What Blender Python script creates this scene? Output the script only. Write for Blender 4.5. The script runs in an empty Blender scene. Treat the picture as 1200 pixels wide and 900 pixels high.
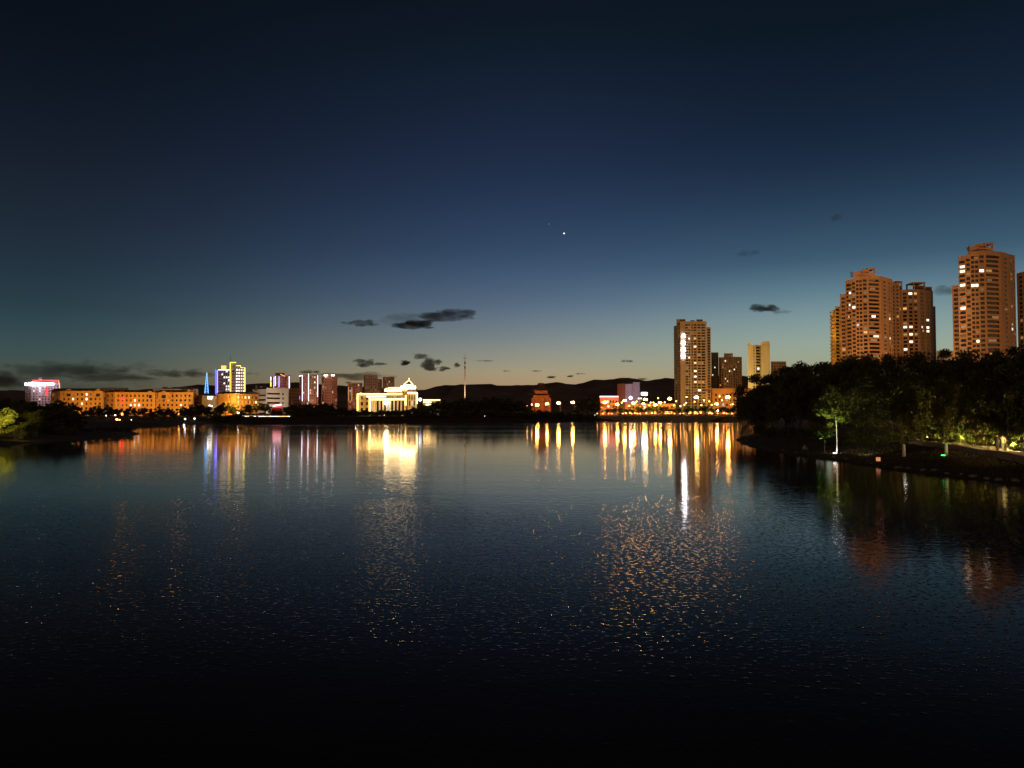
import bpy, math, random
import numpy as np
from mathutils import Vector
R = math.radians
SC = bpy.context.scene
COL = SC.collection
F = 940.0
PITCH = R(2.07)
CAMZ = 5.5

# ---------------------------------------------------------------- camera
cam = bpy.data.cameras.new('camera')
camo = bpy.data.objects.new('camera', cam)
COL.objects.link(camo)
SC.camera = camo
cam.sensor_width = 36
cam.lens = 36 * F / 1200
cam.clip_start = 0.1
cam.clip_end = 30000
camo.location = (0, 0, CAMZ)
camo.rotation_euler = (R(90) + PITCH, 0, 0)

# ---------------------------------------------------------------- view
SC.view_settings.view_transform = 'Standard'
SC.view_settings.look = 'None'
SC.view_settings.exposure = 0
SC.view_settings.gamma = 1
SC.view_settings.use_curve_mapping = False
SC.cycles.use_denoising = True
SC.cycles.max_bounces = 5
SC.cycles.diffuse_bounces = 2
SC.cycles.glossy_bounces = 3
SC.cycles.transmission_bounces = 2
SC.cycles.volume_bounces = 0
SC.cycles.volume_step_rate = 1.0
SC.cycles.sample_clamp_indirect = 8
SC.cycles.sample_clamp_direct = 0
SC.cycles.caustics_reflective = False
SC.cycles.caustics_refractive = False
SC.cycles.use_light_tree = True
SC.cycles.blur_glossy = 0.0

CT, ST = math.cos(PITCH), math.sin(PITCH)
def ray(px, py):
    u, v = (px - 600) / F, (450 - py) / F
    return u, CT - v * ST, v * CT + ST
def at(px, py, D):
    """world point seen at photo pixel (px, py) at ground distance D ahead"""
    x, y, z = ray(px, py)
    return Vector((x * D / y, D, CAMZ + z * D / y))
def X(px, D): return at(px, 484, D).x
def Z(py, D): return at(600, py, D).z
def W(dpx, D): return dpx / F * D
def proj(p):
    dx, dy, dz = p[0], p[1], p[2] - CAMZ
    zc = dy * CT + dz * ST
    yc = -dy * ST + dz * CT
    return 600 + F * dx / zc, 450 - F * yc / zc
def lin(c):
    return tuple(((v / 255) / 12.92 if v <= 10 else (((v / 255) + .055) / 1.055) ** 2.4) for v in c)

# ---------------------------------------------------------------- world: dusk sky
world = bpy.data.worlds.new('World')
SC.world = world
world.use_nodes = True
nt = world.node_tree
bg = nt.nodes['Background']
N, L = nt.nodes, nt.links
def node(t, **k):
    n = N.new(t)
    for a, b in k.items(): setattr(n, a, b)
    return n
def math_(op, a, b=None, c=None, clamp=False):
    n = node('ShaderNodeMath', operation=op, use_clamp=clamp)
    for i, v in enumerate((a, b, c)):
        if v is None: continue
        if isinstance(v, (int, float)): n.inputs[i].default_value = v
        else: L.new(v, n.inputs[i])
    return n.outputs[0]
tc = node('ShaderNodeTexCoord')
sep = node('ShaderNodeSeparateXYZ')
L.new(tc.outputs['Generated'], sep.inputs[0])
horiz = math_('SQRT', math_('ADD', math_('MULTIPLY', sep.outputs[0], sep.outputs[0]), math_('MULTIPLY', sep.outputs[1], sep.outputs[1])))
elev = math_('ARCTAN2', sep.outputs[2], horiz)          # radians
az = math_('ARCTAN2', sep.outputs[0], sep.outputs[1])
efac = math_('DIVIDE', elev, R(40), clamp=True)
def elv(px, py):
    x, y, z = ray(px, py)
    return math.atan2(z, math.hypot(x, y)) / R(40)
def ramp(pts, horizon, zenith):
    r = node('ShaderNodeValToRGB')
    r.color_ramp.interpolation = 'B_SPLINE'
    cr = r.color_ramp
    data = sorted([(elv(px, py), lin(c)) for px, py, c in pts])
    data = [(0.0, lin(horizon))] + data + [(1.0, lin(zenith))]
    cr.elements[0].position, cr.elements[0].color = data[0][0], (*data[0][1], 1)
    cr.elements[1].position, cr.elements[1].color = data[-1][0], (*data[-1][1], 1)
    for p, c in data[1:-1]:
        e = cr.elements.new(p); e.color = (*c, 1)
    L.new(efac, r.inputs[0])
    return r.outputs[0]
left = ramp([(50, 21, (9, 16, 22)), (50, 110, (14, 22, 32)), (50, 201, (24, 31, 43)), (50, 290, (32, 44, 57)), (50, 357, (39, 61, 71)), (50, 390, (52, 75, 80)), (50, 413, (60, 80, 80)),
             (50, 440, (76, 82, 72))], (70, 66, 52), (5, 8, 12))
cent = ramp([(600, 7, (12, 21, 29)), (600, 96, (19, 31, 46)), (600, 202, (31, 43, 69)), (600, 291, (47, 69, 98)), (600, 352, (80, 102, 128)),
             (600, 396, (122, 134, 139)), (600, 427, (157, 153, 130)), (600, 443, (174, 153, 119))], (170, 128, 84), (6, 10, 15))
right = ramp([(1000, 21, (11, 22, 31)), (1000, 110, (17, 30, 46)), (1000, 207, (26, 42, 64)), (1000, 301, (56, 86, 109)), (1000, 345, (98, 130, 145)), (1000, 387, (141, 163, 158)),
              (1000, 425, (160, 168, 140))], (150, 125, 80), (6, 10, 15))
def maprange(v, a, b):
    n = node('ShaderNodeMapRange', interpolation_type='SMOOTHSTEP')
    L.new(v, n.inputs[0]); n.inputs[1].default_value = a; n.inputs[2].default_value = b
    return n.outputs[0]
def mix(f, a, b):
    n = node('ShaderNodeMix', data_type='RGBA')
    L.new(f, n.inputs[0]); L.new(a, n.inputs[6]); L.new(b, n.inputs[7])
    return n.outputs[2]
lc = mix(maprange(az, R(-32), R(6)), left, cent)
lcr = mix(maprange(az, R(-2), R(24)), lc, right)
rear = ramp([(600, 350, (150, 118, 90)), (600, 200, (100, 84, 70)), (600, 50, (52, 48, 45))], (250, 180, 118), (9, 13, 17))   # warm town glow added behind the camera to lift trees and grass
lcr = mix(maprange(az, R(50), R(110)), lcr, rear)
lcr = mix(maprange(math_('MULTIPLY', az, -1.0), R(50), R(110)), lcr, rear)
sky = node('ShaderNodeTexSky', sky_type='NISHITA', sun_disc=False)
sky.sun_elevation = R(-4); sky.sun_rotation = R(8); sky.ozone_density = 3; sky.dust_density = 3
nm = node('ShaderNodeMix', data_type='RGBA', blend_type='ADD')
nm.inputs[0].default_value = 0.05
L.new(lcr, nm.inputs[6]); L.new(sky.outputs[0], nm.inputs[7])
L.new(nm.outputs[2], bg.inputs[0])
bg.inputs[1].default_value = 1.0
world.cycles.sampling_method = 'MANUAL'
world.cycles.sample_map_resolution = 512

# ---------------------------------------------------------------- helpers
class MB:
    def __init__(s): s.v = []; s.f = []
    def face(s, *p):
        i = len(s.v); s.v += [tuple(q) for q in p]; s.f.append(tuple(range(i, i + len(p)))); return s
    def box(s, x0, x1, y0, y1, z0, z1):
        i = len(s.v)
        s.v += [(x0, y0, z0), (x1, y0, z0), (x1, y1, z0), (x0, y1, z0), (x0, y0, z1), (x1, y0, z1), (x1, y1, z1), (x0, y1, z1)]
        s.f += [(i, i+3, i+2, i+1), (i+4, i+5, i+6, i+7), (i, i+1, i+5, i+4), (i+1, i+2, i+6, i+5), (i+2, i+3, i+7, i+6), (i+3, i, i+4, i+7)]
        return s
    def pbox(s, px0, px1, py0, py1, D, depth=10.0, zb=None):
        """box whose front face spans photo pixels at distance D"""
        z1 = Z(py0, D); z0 = zb if zb is not None else Z(py1, D)
        return s.rbox(px0, px1, D, depth, z0, z1)
    def rbox(s, px0, px1, D, depth, z0, z1):
        """box whose side walls run along the sight lines, as the real flanks do not show"""
        return s.prism([(X(px0, D), D), (X(px1, D), D), (X(px1, D+depth), D+depth), (X(px0, D+depth), D+depth)], z0, z1)
    def prism(s, pts, z0, z1, inset=1.0):
        n = len(pts); i = len(s.v)
        cx = sum(p[0] for p in pts) / n; cy = sum(p[1] for p in pts) / n
        s.v += [(p[0], p[1], z0) for p in pts]
        s.v += [(cx + (p[0]-cx)*inset, cy + (p[1]-cy)*inset, z1) for p in pts]
        s.f.append(tuple(i + k for k in range(n))[::-1]); s.f.append(tuple(i + n + k for k in range(n)))
        for k in range(n):
            m = (k + 1) % n
            s.f.append((i+k, i+m, i+n+m, i+n+k))
        return s
    def tube(s, pts, rad, n=6, cap=True):
        i0 = len(s.v); pts = [Vector(p) for p in pts]
        for k, p in enumerate(pts):
            d = (pts[min(k+1, len(pts)-1)] - pts[max(k-1, 0)]).normalized()
            a = d.cross(Vector((0, 1, 0.01)) if abs(d.y) < .9 else Vector((1, 0, 0))).normalized(); b = d.cross(a)
            r = rad[k] if isinstance(rad, (list, tuple)) else rad
            for j in range(n):
                t = 2 * math.pi * j / n
                s.v.append(tuple(p + a * (r * math.cos(t)) + b * (r * math.sin(t))))
        for k in range(len(pts) - 1):
            for j in range(n):
                m = (j + 1) % n
                s.f.append((i0+k*n+j, i0+k*n+m, i0+(k+1)*n+m, i0+(k+1)*n+j))
        if cap:
            s.f.append(tuple(i0 + j for j in range(n))[::-1]); e = i0 + (len(pts)-1)*n
            s.f.append(tuple(e + j for j in range(n)))
        return s
    def ball(s, c, rx, ry=None, rz=None, nu=8, nv=5):
        ry = ry or rx; rz = rz or rx; i0 = len(s.v)
        s.v.append((c[0], c[1], c[2] - rz))
        for a in range(1, nv):
            t = math.pi * a / nv
            for b in range(nu):
                q = 2 * math.pi * b / nu
                s.v.append((c[0] + rx*math.sin(t)*math.cos(q), c[1] + ry*math.sin(t)*math.sin(q), c[2] - rz*math.cos(t)))
        s.v.append((c[0], c[1], c[2] + rz)); last = len(s.v) - 1
        for b in range(nu):
            m = (b + 1) % nu
            s.f.append((i0, i0+1+m, i0+1+b)); s.f.append((last, last-nu+b, last-nu+m))
            for a in range(nv - 2):
                p = i0 + 1 + a*nu
                s.f.append((p+b, p+m, p+nu+m, p+nu+b))
        return s
    def mesh(s, name, m, org=(0, 0, 0), smooth=False):
        me = bpy.data.meshes.new(name)
        o = org
        me.from_pydata([(a-o[0], b-o[1], c-o[2]) for a, b, c in s.v], [], s.f)
        me.materials.append(m)
        if smooth: me.polygons.foreach_set('use_smooth', [True]*len(me.polygons))
        me.update(); return me
    def build(s, name, m, parent=None, smooth=False, label=None):
        org = parent.get('_org', (0, 0, 0)) if parent else (0, 0, 0)
        o = bpy.data.objects.new(name, s.mesh(name, m, org, smooth))
        COL.objects.link(o)
        if parent:
            o.parent = parent; o['_org'] = org
        if label: o['label'] = label
        return o
def tag(o, label=None, cat=None, group=None, kind=None):
    if label: o['label'] = label
    if cat: o['category'] = cat
    if group: o['group'] = group
    if kind: o['kind'] = kind
    return o
def thing(name, loc, label, cat, group=None):
    o = bpy.data.objects.new(name, None); COL.objects.link(o)
    o.location = loc; o['_org'] = tuple(loc); o.empty_display_size = 1
    return tag(o, label, cat, group)
def place(o, mesh, name, parent, loc=(0, 0, 0), rz=0):
    c = bpy.data.objects.new(name, mesh); COL.objects.link(c)
    c.parent = parent; c.location = loc; c.rotation_euler = (0, 0, rz); return c
def copy_tree(o, parent=None):
    c = o.copy(); COL.objects.link(c); c.parent = parent
    for ch in o.children: copy_tree(ch, c)
    return c

# ---------------------------------------------------------------- materials
def principled(name, col, rough=.85, metal=0.0, noise=None, amp=.25, spec=.5, coords='Object', stretch=(1, 1, 1), backfac=None, trans=0):
    m = bpy.data.materials.new(name); m.use_nodes = True
    t = m.node_tree; p = t.nodes['Principled BSDF']
    p.inputs['Base Color'].default_value = (*col, 1); p.inputs['Roughness'].default_value = rough
    p.inputs['Metallic'].default_value = metal; p.inputs['Specular IOR Level'].default_value = spec
    if noise:
        c = t.nodes.new('ShaderNodeTexCoord'); mp = t.nodes.new('ShaderNodeMapping'); mp.inputs['Scale'].default_value = stretch
        n1 = t.nodes.new('ShaderNodeTexNoise'); n1.inputs['Scale'].default_value = noise; n1.inputs['Detail'].default_value = 6
        oi = t.nodes.new('ShaderNodeObjectInfo')
        mr = t.nodes.new('ShaderNodeMapRange'); mr.inputs[1].default_value = .3; mr.inputs[2].default_value = .7
        mr.inputs[3].default_value = 1 - amp; mr.inputs[4].default_value = 1 + amp
        ad = t.nodes.new('ShaderNodeMath'); ad.operation = 'MULTIPLY_ADD'
        ad.inputs[1].default_value = amp * .5; t.links.new(oi.outputs['Random'], ad.inputs[0]); t.links.new(mr.outputs[0], ad.inputs[2])
        mx = t.nodes.new('ShaderNodeVectorMath'); mx.operation = 'SCALE'; mx.inputs[0].default_value = col
        t.links.new(c.outputs[coords], mp.inputs[0]); t.links.new(mp.outputs[0], n1.inputs[0]); t.links.new(n1.outputs[0], mr.inputs[0])
        t.links.new(ad.outputs[0], mx.inputs['Scale']); t.links.new(mx.outputs[0], p.inputs['Base Color'])
    return m
def emit(name, col, s, rnd=0.0, base=(0.02, 0.02, 0.02)):
    m = bpy.data.materials.new(name); m.use_nodes = True
    t = m.node_tree; p = t.nodes['Principled BSDF']
    p.inputs['Base Color'].default_value = (*base, 1)
    p.inputs['Emission Color'].default_value = (*col, 1); p.inputs['Emission Strength'].default_value = s
    if rnd:
        oi = t.nodes.new('ShaderNodeObjectInfo'); mr = t.nodes.new('ShaderNodeMapRange')
        mr.inputs[3].default_value = s*(1-rnd); mr.inputs[4].default_value = s*(1+rnd)
        t.links.new(oi.outputs['Random'], mr.inputs[0]); t.links.new(mr.outputs[0], p.inputs['Emission Strength'])
    return m
def wallmat(name, col, sc=.15): return principled(name, col, .88, noise=sc, amp=.16, stretch=(1, 1, .25))
M = {}
M['tan'] = wallmat('tan_render', (.40, .27, .17))
M['tan_dark'] = wallmat('brown_render', (.26, .18, .12))
M['cream'] = wallmat('cream_render', (.62, .55, .42))
M['ochre'] = wallmat('ochre_render', (.58, .36, .15))
M['red_brown'] = wallmat('red_brown_render', (.36, .17, .11))
M['grey'] = wallmat('grey_render', (.38, .36, .33))
M['dark_grey'] = wallmat('dark_grey_render', (.10, .10, .10))
M['lilac'] = wallmat('pale_lilac_panel', (.55, .52, .66))
M['stone'] = wallmat('pale_stone', (.60, .50, .36))
M['pink'] = wallmat('pale_pink_render', (.42, .32, .34))
M['roof'] = principled('dark_roof_tile', (.045, .03, .025), .8, noise=.4)
M['glass'] = principled('dark_window_glass', (.015, .017, .02), .15, spec=.6)
M['metal'] = principled('grey_painted_metal', (.25, .25, .25), .5, .4)
M['concrete'] = principled('embankment_concrete', (.22, .20, .17), .9, noise=.3, amp=.3)
M['paving'] = principled('path_paving', (.34, .30, .24), .85, noise=.8, amp=.2)
M['wood'] = principled('red_painted_wood', (.30, .08, .04), .6, noise=.6)
M['pagoda'] = principled('pavilion_wood_and_plaster', (.34, .13, .07), .7, noise=.5)
M['tyre'] = principled('tyre_rubber', (.02, .02, .02), .8)
M['lit'] = emit('lit_window_warm', (1.0, .80, .52), 1.9, .45)
M['lit2'] = emit('lit_window_white', (1.0, .93, .85), 2.2, .35)
M['lit_dim'] = emit('curtained_window', (1.0, .50, .20), .22, .6)
M['lit_cool'] = emit('cool_lit_window', (.80, .88, 1.0), .9, .5)
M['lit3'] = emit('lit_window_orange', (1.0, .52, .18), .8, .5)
M['sodium'] = emit('sodium_lamp', (1.0, .42, .07), 210)
M['sodium_small'] = emit('small_sodium_lamp', (1.0, .40, .08), 22)
M['white_lamp'] = emit('white_lamp', (1.0, .95, .9), 30)
M['white_soft'] = emit('soft_white_lamp', (1.0, .95, .88), 8)
M['led_white'] = emit('white_led_strip', (.95, .88, 1.0), 4)
M['led_warm'] = emit('warm_led_strip', (1.0, .60, .20), 8)
M['led_warm_hot'] = emit('bright_warm_frieze_light', (1.0, .68, .30), 20)
M['led_yellow'] = emit('yellow_led_strip', (1.0, .78, .06), 2.2)
M['led_blue'] = emit('blue_led_strip', (.06, .10, 1.0), 3.0)
M['led_cyan'] = emit('cyan_led_strip', (.13, .40, 1.0), 2.2)
M['led_violet'] = emit('violet_led_strip', (.42, .34, 1.0), 3.0)
M['led_orange'] = emit('orange_led_strip', (1.0, .42, .06), 2.0)
M['led_red'] = emit('red_led_strip', (1.0, .03, .03), 3.0)
M['sign_white'] = emit('white_sign_light', (.80, .87, 1.0), 34)
M['screen'] = emit('white_backlit_billboard', (.9, .95, 1.0), 9)
M['green_lamp'] = emit('green_lamp', (.05, 1.0, .12), 6)
M['uplight'] = emit('uplight_lens', (1, .74, .38), 30)
M['star'] = emit('planet_light', (1, .97, .9), 1.6)
M['bark'] = principled('tree_bark', (.07, .055, .04), .9, noise=3, amp=.4)
M['whitewash'] = principled('whitewashed_bark', (.46, .44, .40), .85, noise=4, amp=.25)
def leafmat(name, c1, c2):
    m = bpy.data.materials.new(name); m.use_nodes = True
    t = m.node_tree; p = t.nodes['Principled BSDF']; p.inputs['Roughness'].default_value = .6; p.inputs['Specular IOR Level'].default_value = .3
    g = t.nodes.new('ShaderNodeTexCoord'); n1 = t.nodes.new('ShaderNodeTexNoise'); n1.inputs['Scale'].default_value = .9; n1.inputs['Detail'].default_value = 5
    r = t.nodes.new('ShaderNodeValToRGB'); r.color_ramp.elements[0].position = .35; r.color_ramp.elements[1].position = .65
    r.color_ramp.elements[0].color = (*c1, 1); r.color_ramp.elements[1].color = (*c2, 1)
    t.links.new(g.outputs['Object'], n1.inputs[0]); t.links.new(n1.outputs[0], r.inputs[0]); t.links.new(r.outputs[0], p.inputs['Base Color'])
    tr = t.nodes.new('ShaderNodeBsdfTranslucent'); t.links.new(r.outputs[0], tr.inputs[0])
    ms = t.nodes.new('ShaderNodeMixShader'); ms.inputs[0].default_value = .3
    out = t.nodes['Material Output']
    t.links.new(p.outputs[0], ms.inputs[1]); t.links.new(tr.outputs[0], ms.inputs[2]); t.links.new(ms.outputs[0], out.inputs[0])
    return m
M['leaf'] = leafmat('dark_green_leaves', (.060, .072, .026), (.120, .122, .044))
M['leaf2'] = leafmat('olive_green_leaves', (.070, .074, .026), (.12, .12, .045))
M['leaf_young'] = leafmat('fresh_green_leaves', (.07, .11, .025), (.13, .17, .045))

# ---------------------------------------------------------------- ground with the lake basin
def wl(px, py):     # point of the waterline seen at this pixel
    x, y, z = ray(px, py)
    k = -CAMZ / z
    return (x * k, y * k)
shore = [(-140, -150), (-115, -30), wl(-420, 575), wl(-150, 538), wl(0, 522.5), wl(35, 519), wl(70, 517), wl(100, 514.5), wl(135, 512.5), wl(158, 510.5), wl(166, 508.5),
         wl(150, 506.5), wl(118, 503.5), wl(108, 501.5), wl(140, 500), wl(200, 499), wl(250, 497), wl(300, 495.5), wl(400, 495.2), wl(500, 494.6),
         wl(600, 494.0), wl(690, 493.4), wl(760, 493.2), wl(820, 493.2), wl(868, 493.6), wl(880, 497), wl(891, 500), wl(893, 504), wl(884, 508), wl(868, 512),
         wl(863, 515.5), wl(872, 521), wl(900, 528), wl(945, 535.5), wl(983, 540), wl(1030, 548), wl(1105, 558), wl(1200, 569), wl(1330, 592), wl(1600, 650),
         (48, 12), (60, -150)]
SH = np.array(shore)
def sdist(P):
    """signed distance to the lake outline, land positive"""
    P = np.asarray(P, float).reshape(-1, 2)
    A = SH; B = np.roll(SH, -1, 0)
    best = np.full(len(P), 1e9); inside = np.zeros(len(P), bool)
    for a, b in zip(A, B):
        ab = b - a; ap = P - a
        t = np.clip((ap @ ab) / (ab @ ab), 0, 1)
        d = np.hypot(*(ap - t[:, None]*ab).T)
        best = np.minimum(best, d)
        c = ((a[1] > P[:, 1]) != (b[1] > P[:, 1]))
        xi = (b[0]-a[0]) * (P[:, 1]-a[1]) / ((b[1]-a[1]) if b[1] != a[1] else 1e-9) + a[0]
        inside ^= c & (P[:, 0] < xi)
    return np.where(inside, -best, best)
def sm(x, a, b):
    t = np.clip((x - a) / (b - a), 0, 1); return t*t*(3-2*t)
def ground_z(P):
    P = np.asarray(P, float).reshape(-1, 2)
    x, y = P[:, 0], P[:, 1]; d = sdist(P) + (.35*np.sin(x*1.7+y*.6) + .3*np.sin(x*.7-y*1.3) + .2*np.sin(x*3.1+y*2.3))*np.clip(1.6-y/200, 0, 1)
    far = sm(y, 380, 480)
    wob = .25*np.sin(x*.31+y*.17) + .18*np.sin(x*.13-y*.41) + .1*np.sin(x*.9+y*.7)
    bank = .35*sm(d, -1, 2.5) + 1.45*sm(d, .5, 16)
    bankf = 3.4*sm(d, 0, 10)
    land = bank*(1-far) + bankf*far + wob*.35*sm(d, 1, 8)*(1-far)
    depth = -2.5*sm(-d, 0, 10) - .12
    return np.where(d > 0, land + .4*sm(d, 30, 200), depth)
def gz(x, y): return float(ground_z([(x, y)])[0])
radii = [1.0]
while radii[-1] < 12000:
    r = radii[-1]
    radii.append(r + max(.9, r * (.011 if r < 900 else .05)))
angs = np.concatenate([np.linspace(-180, -46, 30), np.linspace(-44, 44, 330), np.linspace(46, 180, 30)[:-1]])
rr, aa = np.meshgrid(radii, np.radians(angs), indexing='ij')
GX, GY = rr*np.sin(aa), rr*np.cos(aa)
GZ = ground_z(np.stack([GX.ravel(), GY.ravel()], 1))
nr, na = rr.shape
verts = np.stack([GX.ravel(), GY.ravel(), GZ], 1)
idx = np.arange(nr*na).reshape(nr, na)
j2 = np.roll(idx, -1, 1)
quads = np.stack([idx[:-1].ravel(), idx[1:].ravel(), j2[1:].ravel(), j2[:-1].ravel()], 1)
def np_mesh(name, v, f, m, smooth=True):
    me = bpy.data.meshes.new(name)
    k = f.shape[1]
    me.vertices.add(len(v)); me.vertices.foreach_set('co', np.ascontiguousarray(v, dtype=np.float32).ravel())
    me.loops.add(f.size); me.loops.foreach_set('vertex_index', np.ascontiguousarray(f, dtype=np.int32).ravel())
    me.polygons.add(len(f)); me.polygons.foreach_set('loop_start', np.arange(0, f.size, k, dtype=np.int32))
    try: me.polygons.foreach_set('loop_total', np.full(len(f), k, dtype=np.int32))
    except Exception: pass
    me.polygons.foreach_set('use_smooth', np.full(len(f), smooth))
    me.materials.append(m); me.update(calc_edges=True); me.validate(); return me
gm = principled('grass_and_earth', (.036, .024, .011), .95, noise=.35, amp=.45)
g = bpy.data.objects.new('ground', np_mesh('ground', verts, quads[:, ::-1], gm)); COL.objects.link(g); tag(g, kind='structure')

# ---------------------------------------------------------------- water
def watermat():
    m = bpy.data.materials.new('lake_water'); m.use_nodes = True
    t = m.node_tree; p = t.nodes['Principled BSDF']; nn, ll = t.nodes, t.links
    p.inputs['Base Color'].default_value = (.030, .019, .017, 1); p.inputs['IOR'].default_value = 1.333
    p.inputs['Specular IOR Level'].default_value = .5
    tc = nn.new('ShaderNodeTexCoord')
    def noise(scale, stretch, detail=3, rough=.5):
        mp = nn.new('ShaderNodeMapping'); mp.inputs['Scale'].default_value = stretch
        n = nn.new('ShaderNodeTexNoise'); n.inputs['Scale'].default_value = scale; n.inputs['Detail'].default_value = detail; n.inputs['Roughness'].default_value = rough
        ll.new(tc.outputs['Object'], mp.inputs[0]); ll.new(mp.outputs[0], n.inputs[0]); return n.outputs[0]
    def mth(op, a, b=None, c=None, clamp=False):
        n = nn.new('ShaderNodeMath'); n.operation = op; n.use_clamp = clamp
        for i, v in enumerate((a, b, c)):
            if v is None: continue
            if isinstance(v, (int, float)): n.inputs[i].default_value = v
            else: ll.new(v, n.inputs[i])
        return n.outputs[0]
    def mr(v, a, b, c=0., d=1., smooth=True):
        n = nn.new('ShaderNodeMapRange'); n.interpolation_type = 'SMOOTHSTEP' if smooth else 'LINEAR'
        ll.new(v, n.inputs[0])
        for i, q in enumerate((a, b, c, d)): n.inputs[i+1].default_value = q
        return n.outputs[0]
    sp = nn.new('ShaderNodeSeparateXYZ'); ll.new(tc.outputs['Object'], sp.inputs[0])
    wob = noise(.035, (1, 1, 1), 3)
    yy = mth('MULTIPLY_ADD', wob, 26.0, mth('ADD', sp.outputs[1], -13.0))
    ripple = mr(yy, 62, 22)                # a breeze ruffles the water near the bridge
    mid = mr(yy, 120, 66)
    # fine far gusts
    gust = mr(noise(.012, (.35, 1.6, 1), 3), .52, .66)
    rough = mth('ADD', mth('MULTIPLY_ADD', gust, .045, .055), mth('MULTIPLY', ripple, -.043))

    small = noise(4.2, (1.0, 1.2, 1), 3, .6)
    smallm = noise(1.6, (1.0, 1.3, 1), 2, .5)
    swell = noise(.22, (.7, 1.3, 1), 2, .5)
    h = mth('MULTIPLY', small, mth('MULTIPLY_ADD', ripple, .0010, .0010))
    h = mth('ADD', h, mth('MULTIPLY', smallm, mth('ADD', mth('MULTIPLY', ripple, .0015), mth('MULTIPLY_ADD', mth('MULTIPLY', mid, mr(yy, 22, 48)), .0105, .0022))))
    h = mth('ADD', h, mth('MULTIPLY', swell, mth('MULTIPLY_ADD', ripple, -.004, .010)))
    pk = mr(noise(5.5, (1.0, 1.15, 1), 1, .5), .535, .80, 0, 1, False)
    h = mth('ADD', h, mth('MULTIPLY', mth('MULTIPLY', pk, pk), mth('MULTIPLY', mth('MULTIPLY', mr(yy, 56, 38), mr(yy, 13, 27, .12, 1.)), .0178)))
    b = nn.new('ShaderNodeBump'); b.inputs['Strength'].default_value = 1; b.inputs['Distance'].default_value = 1.0
    ll.new(h, b.inputs['Height']); 
    fr = nn.new('ShaderNodeFresnel'); fr.inputs['IOR'].default_value = 1.333; ll.new(b.outputs[0], fr.inputs['Normal'])
    gl = nn.new('ShaderNodeBsdfGlossy'); ll.new(rough, gl.inputs['Roughness']); ll.new(b.outputs[0], gl.inputs['Normal'])
    tint = nn.new('ShaderNodeValToRGB'); cr = tint.color_ramp      # reflection darkened and warmed by colour at steeper views
    cr.elements[0].position = .10; cr.elements[0].color = (.66, .44, .30, 1); cr.elements[1].position = .62; cr.elements[1].color = (1, 1, 1, 1)
    e = cr.elements.new(.36); e.color = (.76, .74, .70, 1)
    ll.new(fr.outputs[0], tint.inputs[0]); ll.new(tint.outputs[0], gl.inputs['Color'])
    p.inputs['Roughness'].default_value = 1; p.inputs['Specular IOR Level'].default_value = 0
    ms = nn.new('ShaderNodeMixShader'); ll.new(fr.outputs[0], ms.inputs[0]); ll.new(p.outputs[0], ms.inputs[1]); ll.new(gl.outputs[0], ms.inputs[2])
    ll.new(ms.outputs[0], nn['Material Output'].inputs['Surface'])
    return m
wmb = MB(); wmb.face((-900, -160, 0), (900, -160, 0), (900, 1200, 0), (-900, 1200, 0))
w = wmb.build('water', watermat()); tag(w, kind='structure')

# ---------------------------------------------------------------- mountains
def mountains():
    pts = [(-300, 470), (-100, 462), (0, 457), (40, 458), (90, 460), (150, 458), (205, 454), (232, 451), (262, 452), (285, 450.5), (300, 449), (320, 448.5), (345, 447.5), (375, 450), (410, 452),
           (440, 454), (470, 455), (490, 456.5), (497, 456.5), (505, 454.5), (512, 453), (520, 452), (543, 451), (552, 450), (575, 450), (583, 452), (600, 451.2), (625, 451.5), (640, 449.5), (652, 448),
           (663, 450), (676, 449.3), (690, 446.5), (700, 445.3), (715, 444.3), (730, 443.2), (745, 444), (757, 446), (768, 445), (780, 443), (795, 444), (820, 441), (850, 440), (875, 441), (900, 444), (960, 446), (1050, 450), (1200, 452), (1500, 462)]
    px = np.arange(-300, 1501, 3.0)
    top = np.interp(px, [p[0] for p in pts], [p[1] for p in pts])
    rng = np.random.default_rng(4)
    jag = np.interp(px, px[::2], rng.normal(0, .28, len(px[::2]))) + np.interp(px, px[::5], rng.normal(0, .35, len(px[::5])))
    top = top + jag
    D0 = 6500.0
    V = []; rows = 11
    for r in range(rows):
        t = r / (rows - 1)
        d = D0 + (t - .5) * 3600
        prof = math.sin(math.pi * min(1, max(0, t))) ** 1.1
        n = np.interp(px, px[::4], rng.normal(0, 1, len(px[::4]))) * (14 if 0 < t < 1 and abs(t-.5) > .02 else 0)
        for i, q in enumerate(px):
            zt = Z(top[i], D0)
            ridge = prof * zt * (1 if abs(t-.5) < .02 else .8)
            V.append((X(q, D0) , d, max(-2, ridge + n[i]*prof)))
    nc = len(px); id_ = np.arange(rows*nc).reshape(rows, nc)
    f = np.stack([id_[:-1, :-1].ravel(), id_[:-1, 1:].ravel(), id_[1:, 1:].ravel(), id_[1:, :-1].ravel()], 1)
    o = bpy.data.objects.new('mountains', np_mesh('mountains', np.array(V), f, principled('forested_mountain', (.17, .11, .075), .95, noise=.004, amp=.4)))
    COL.objects.link(o); tag(o, kind='structure')
mountains()

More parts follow.
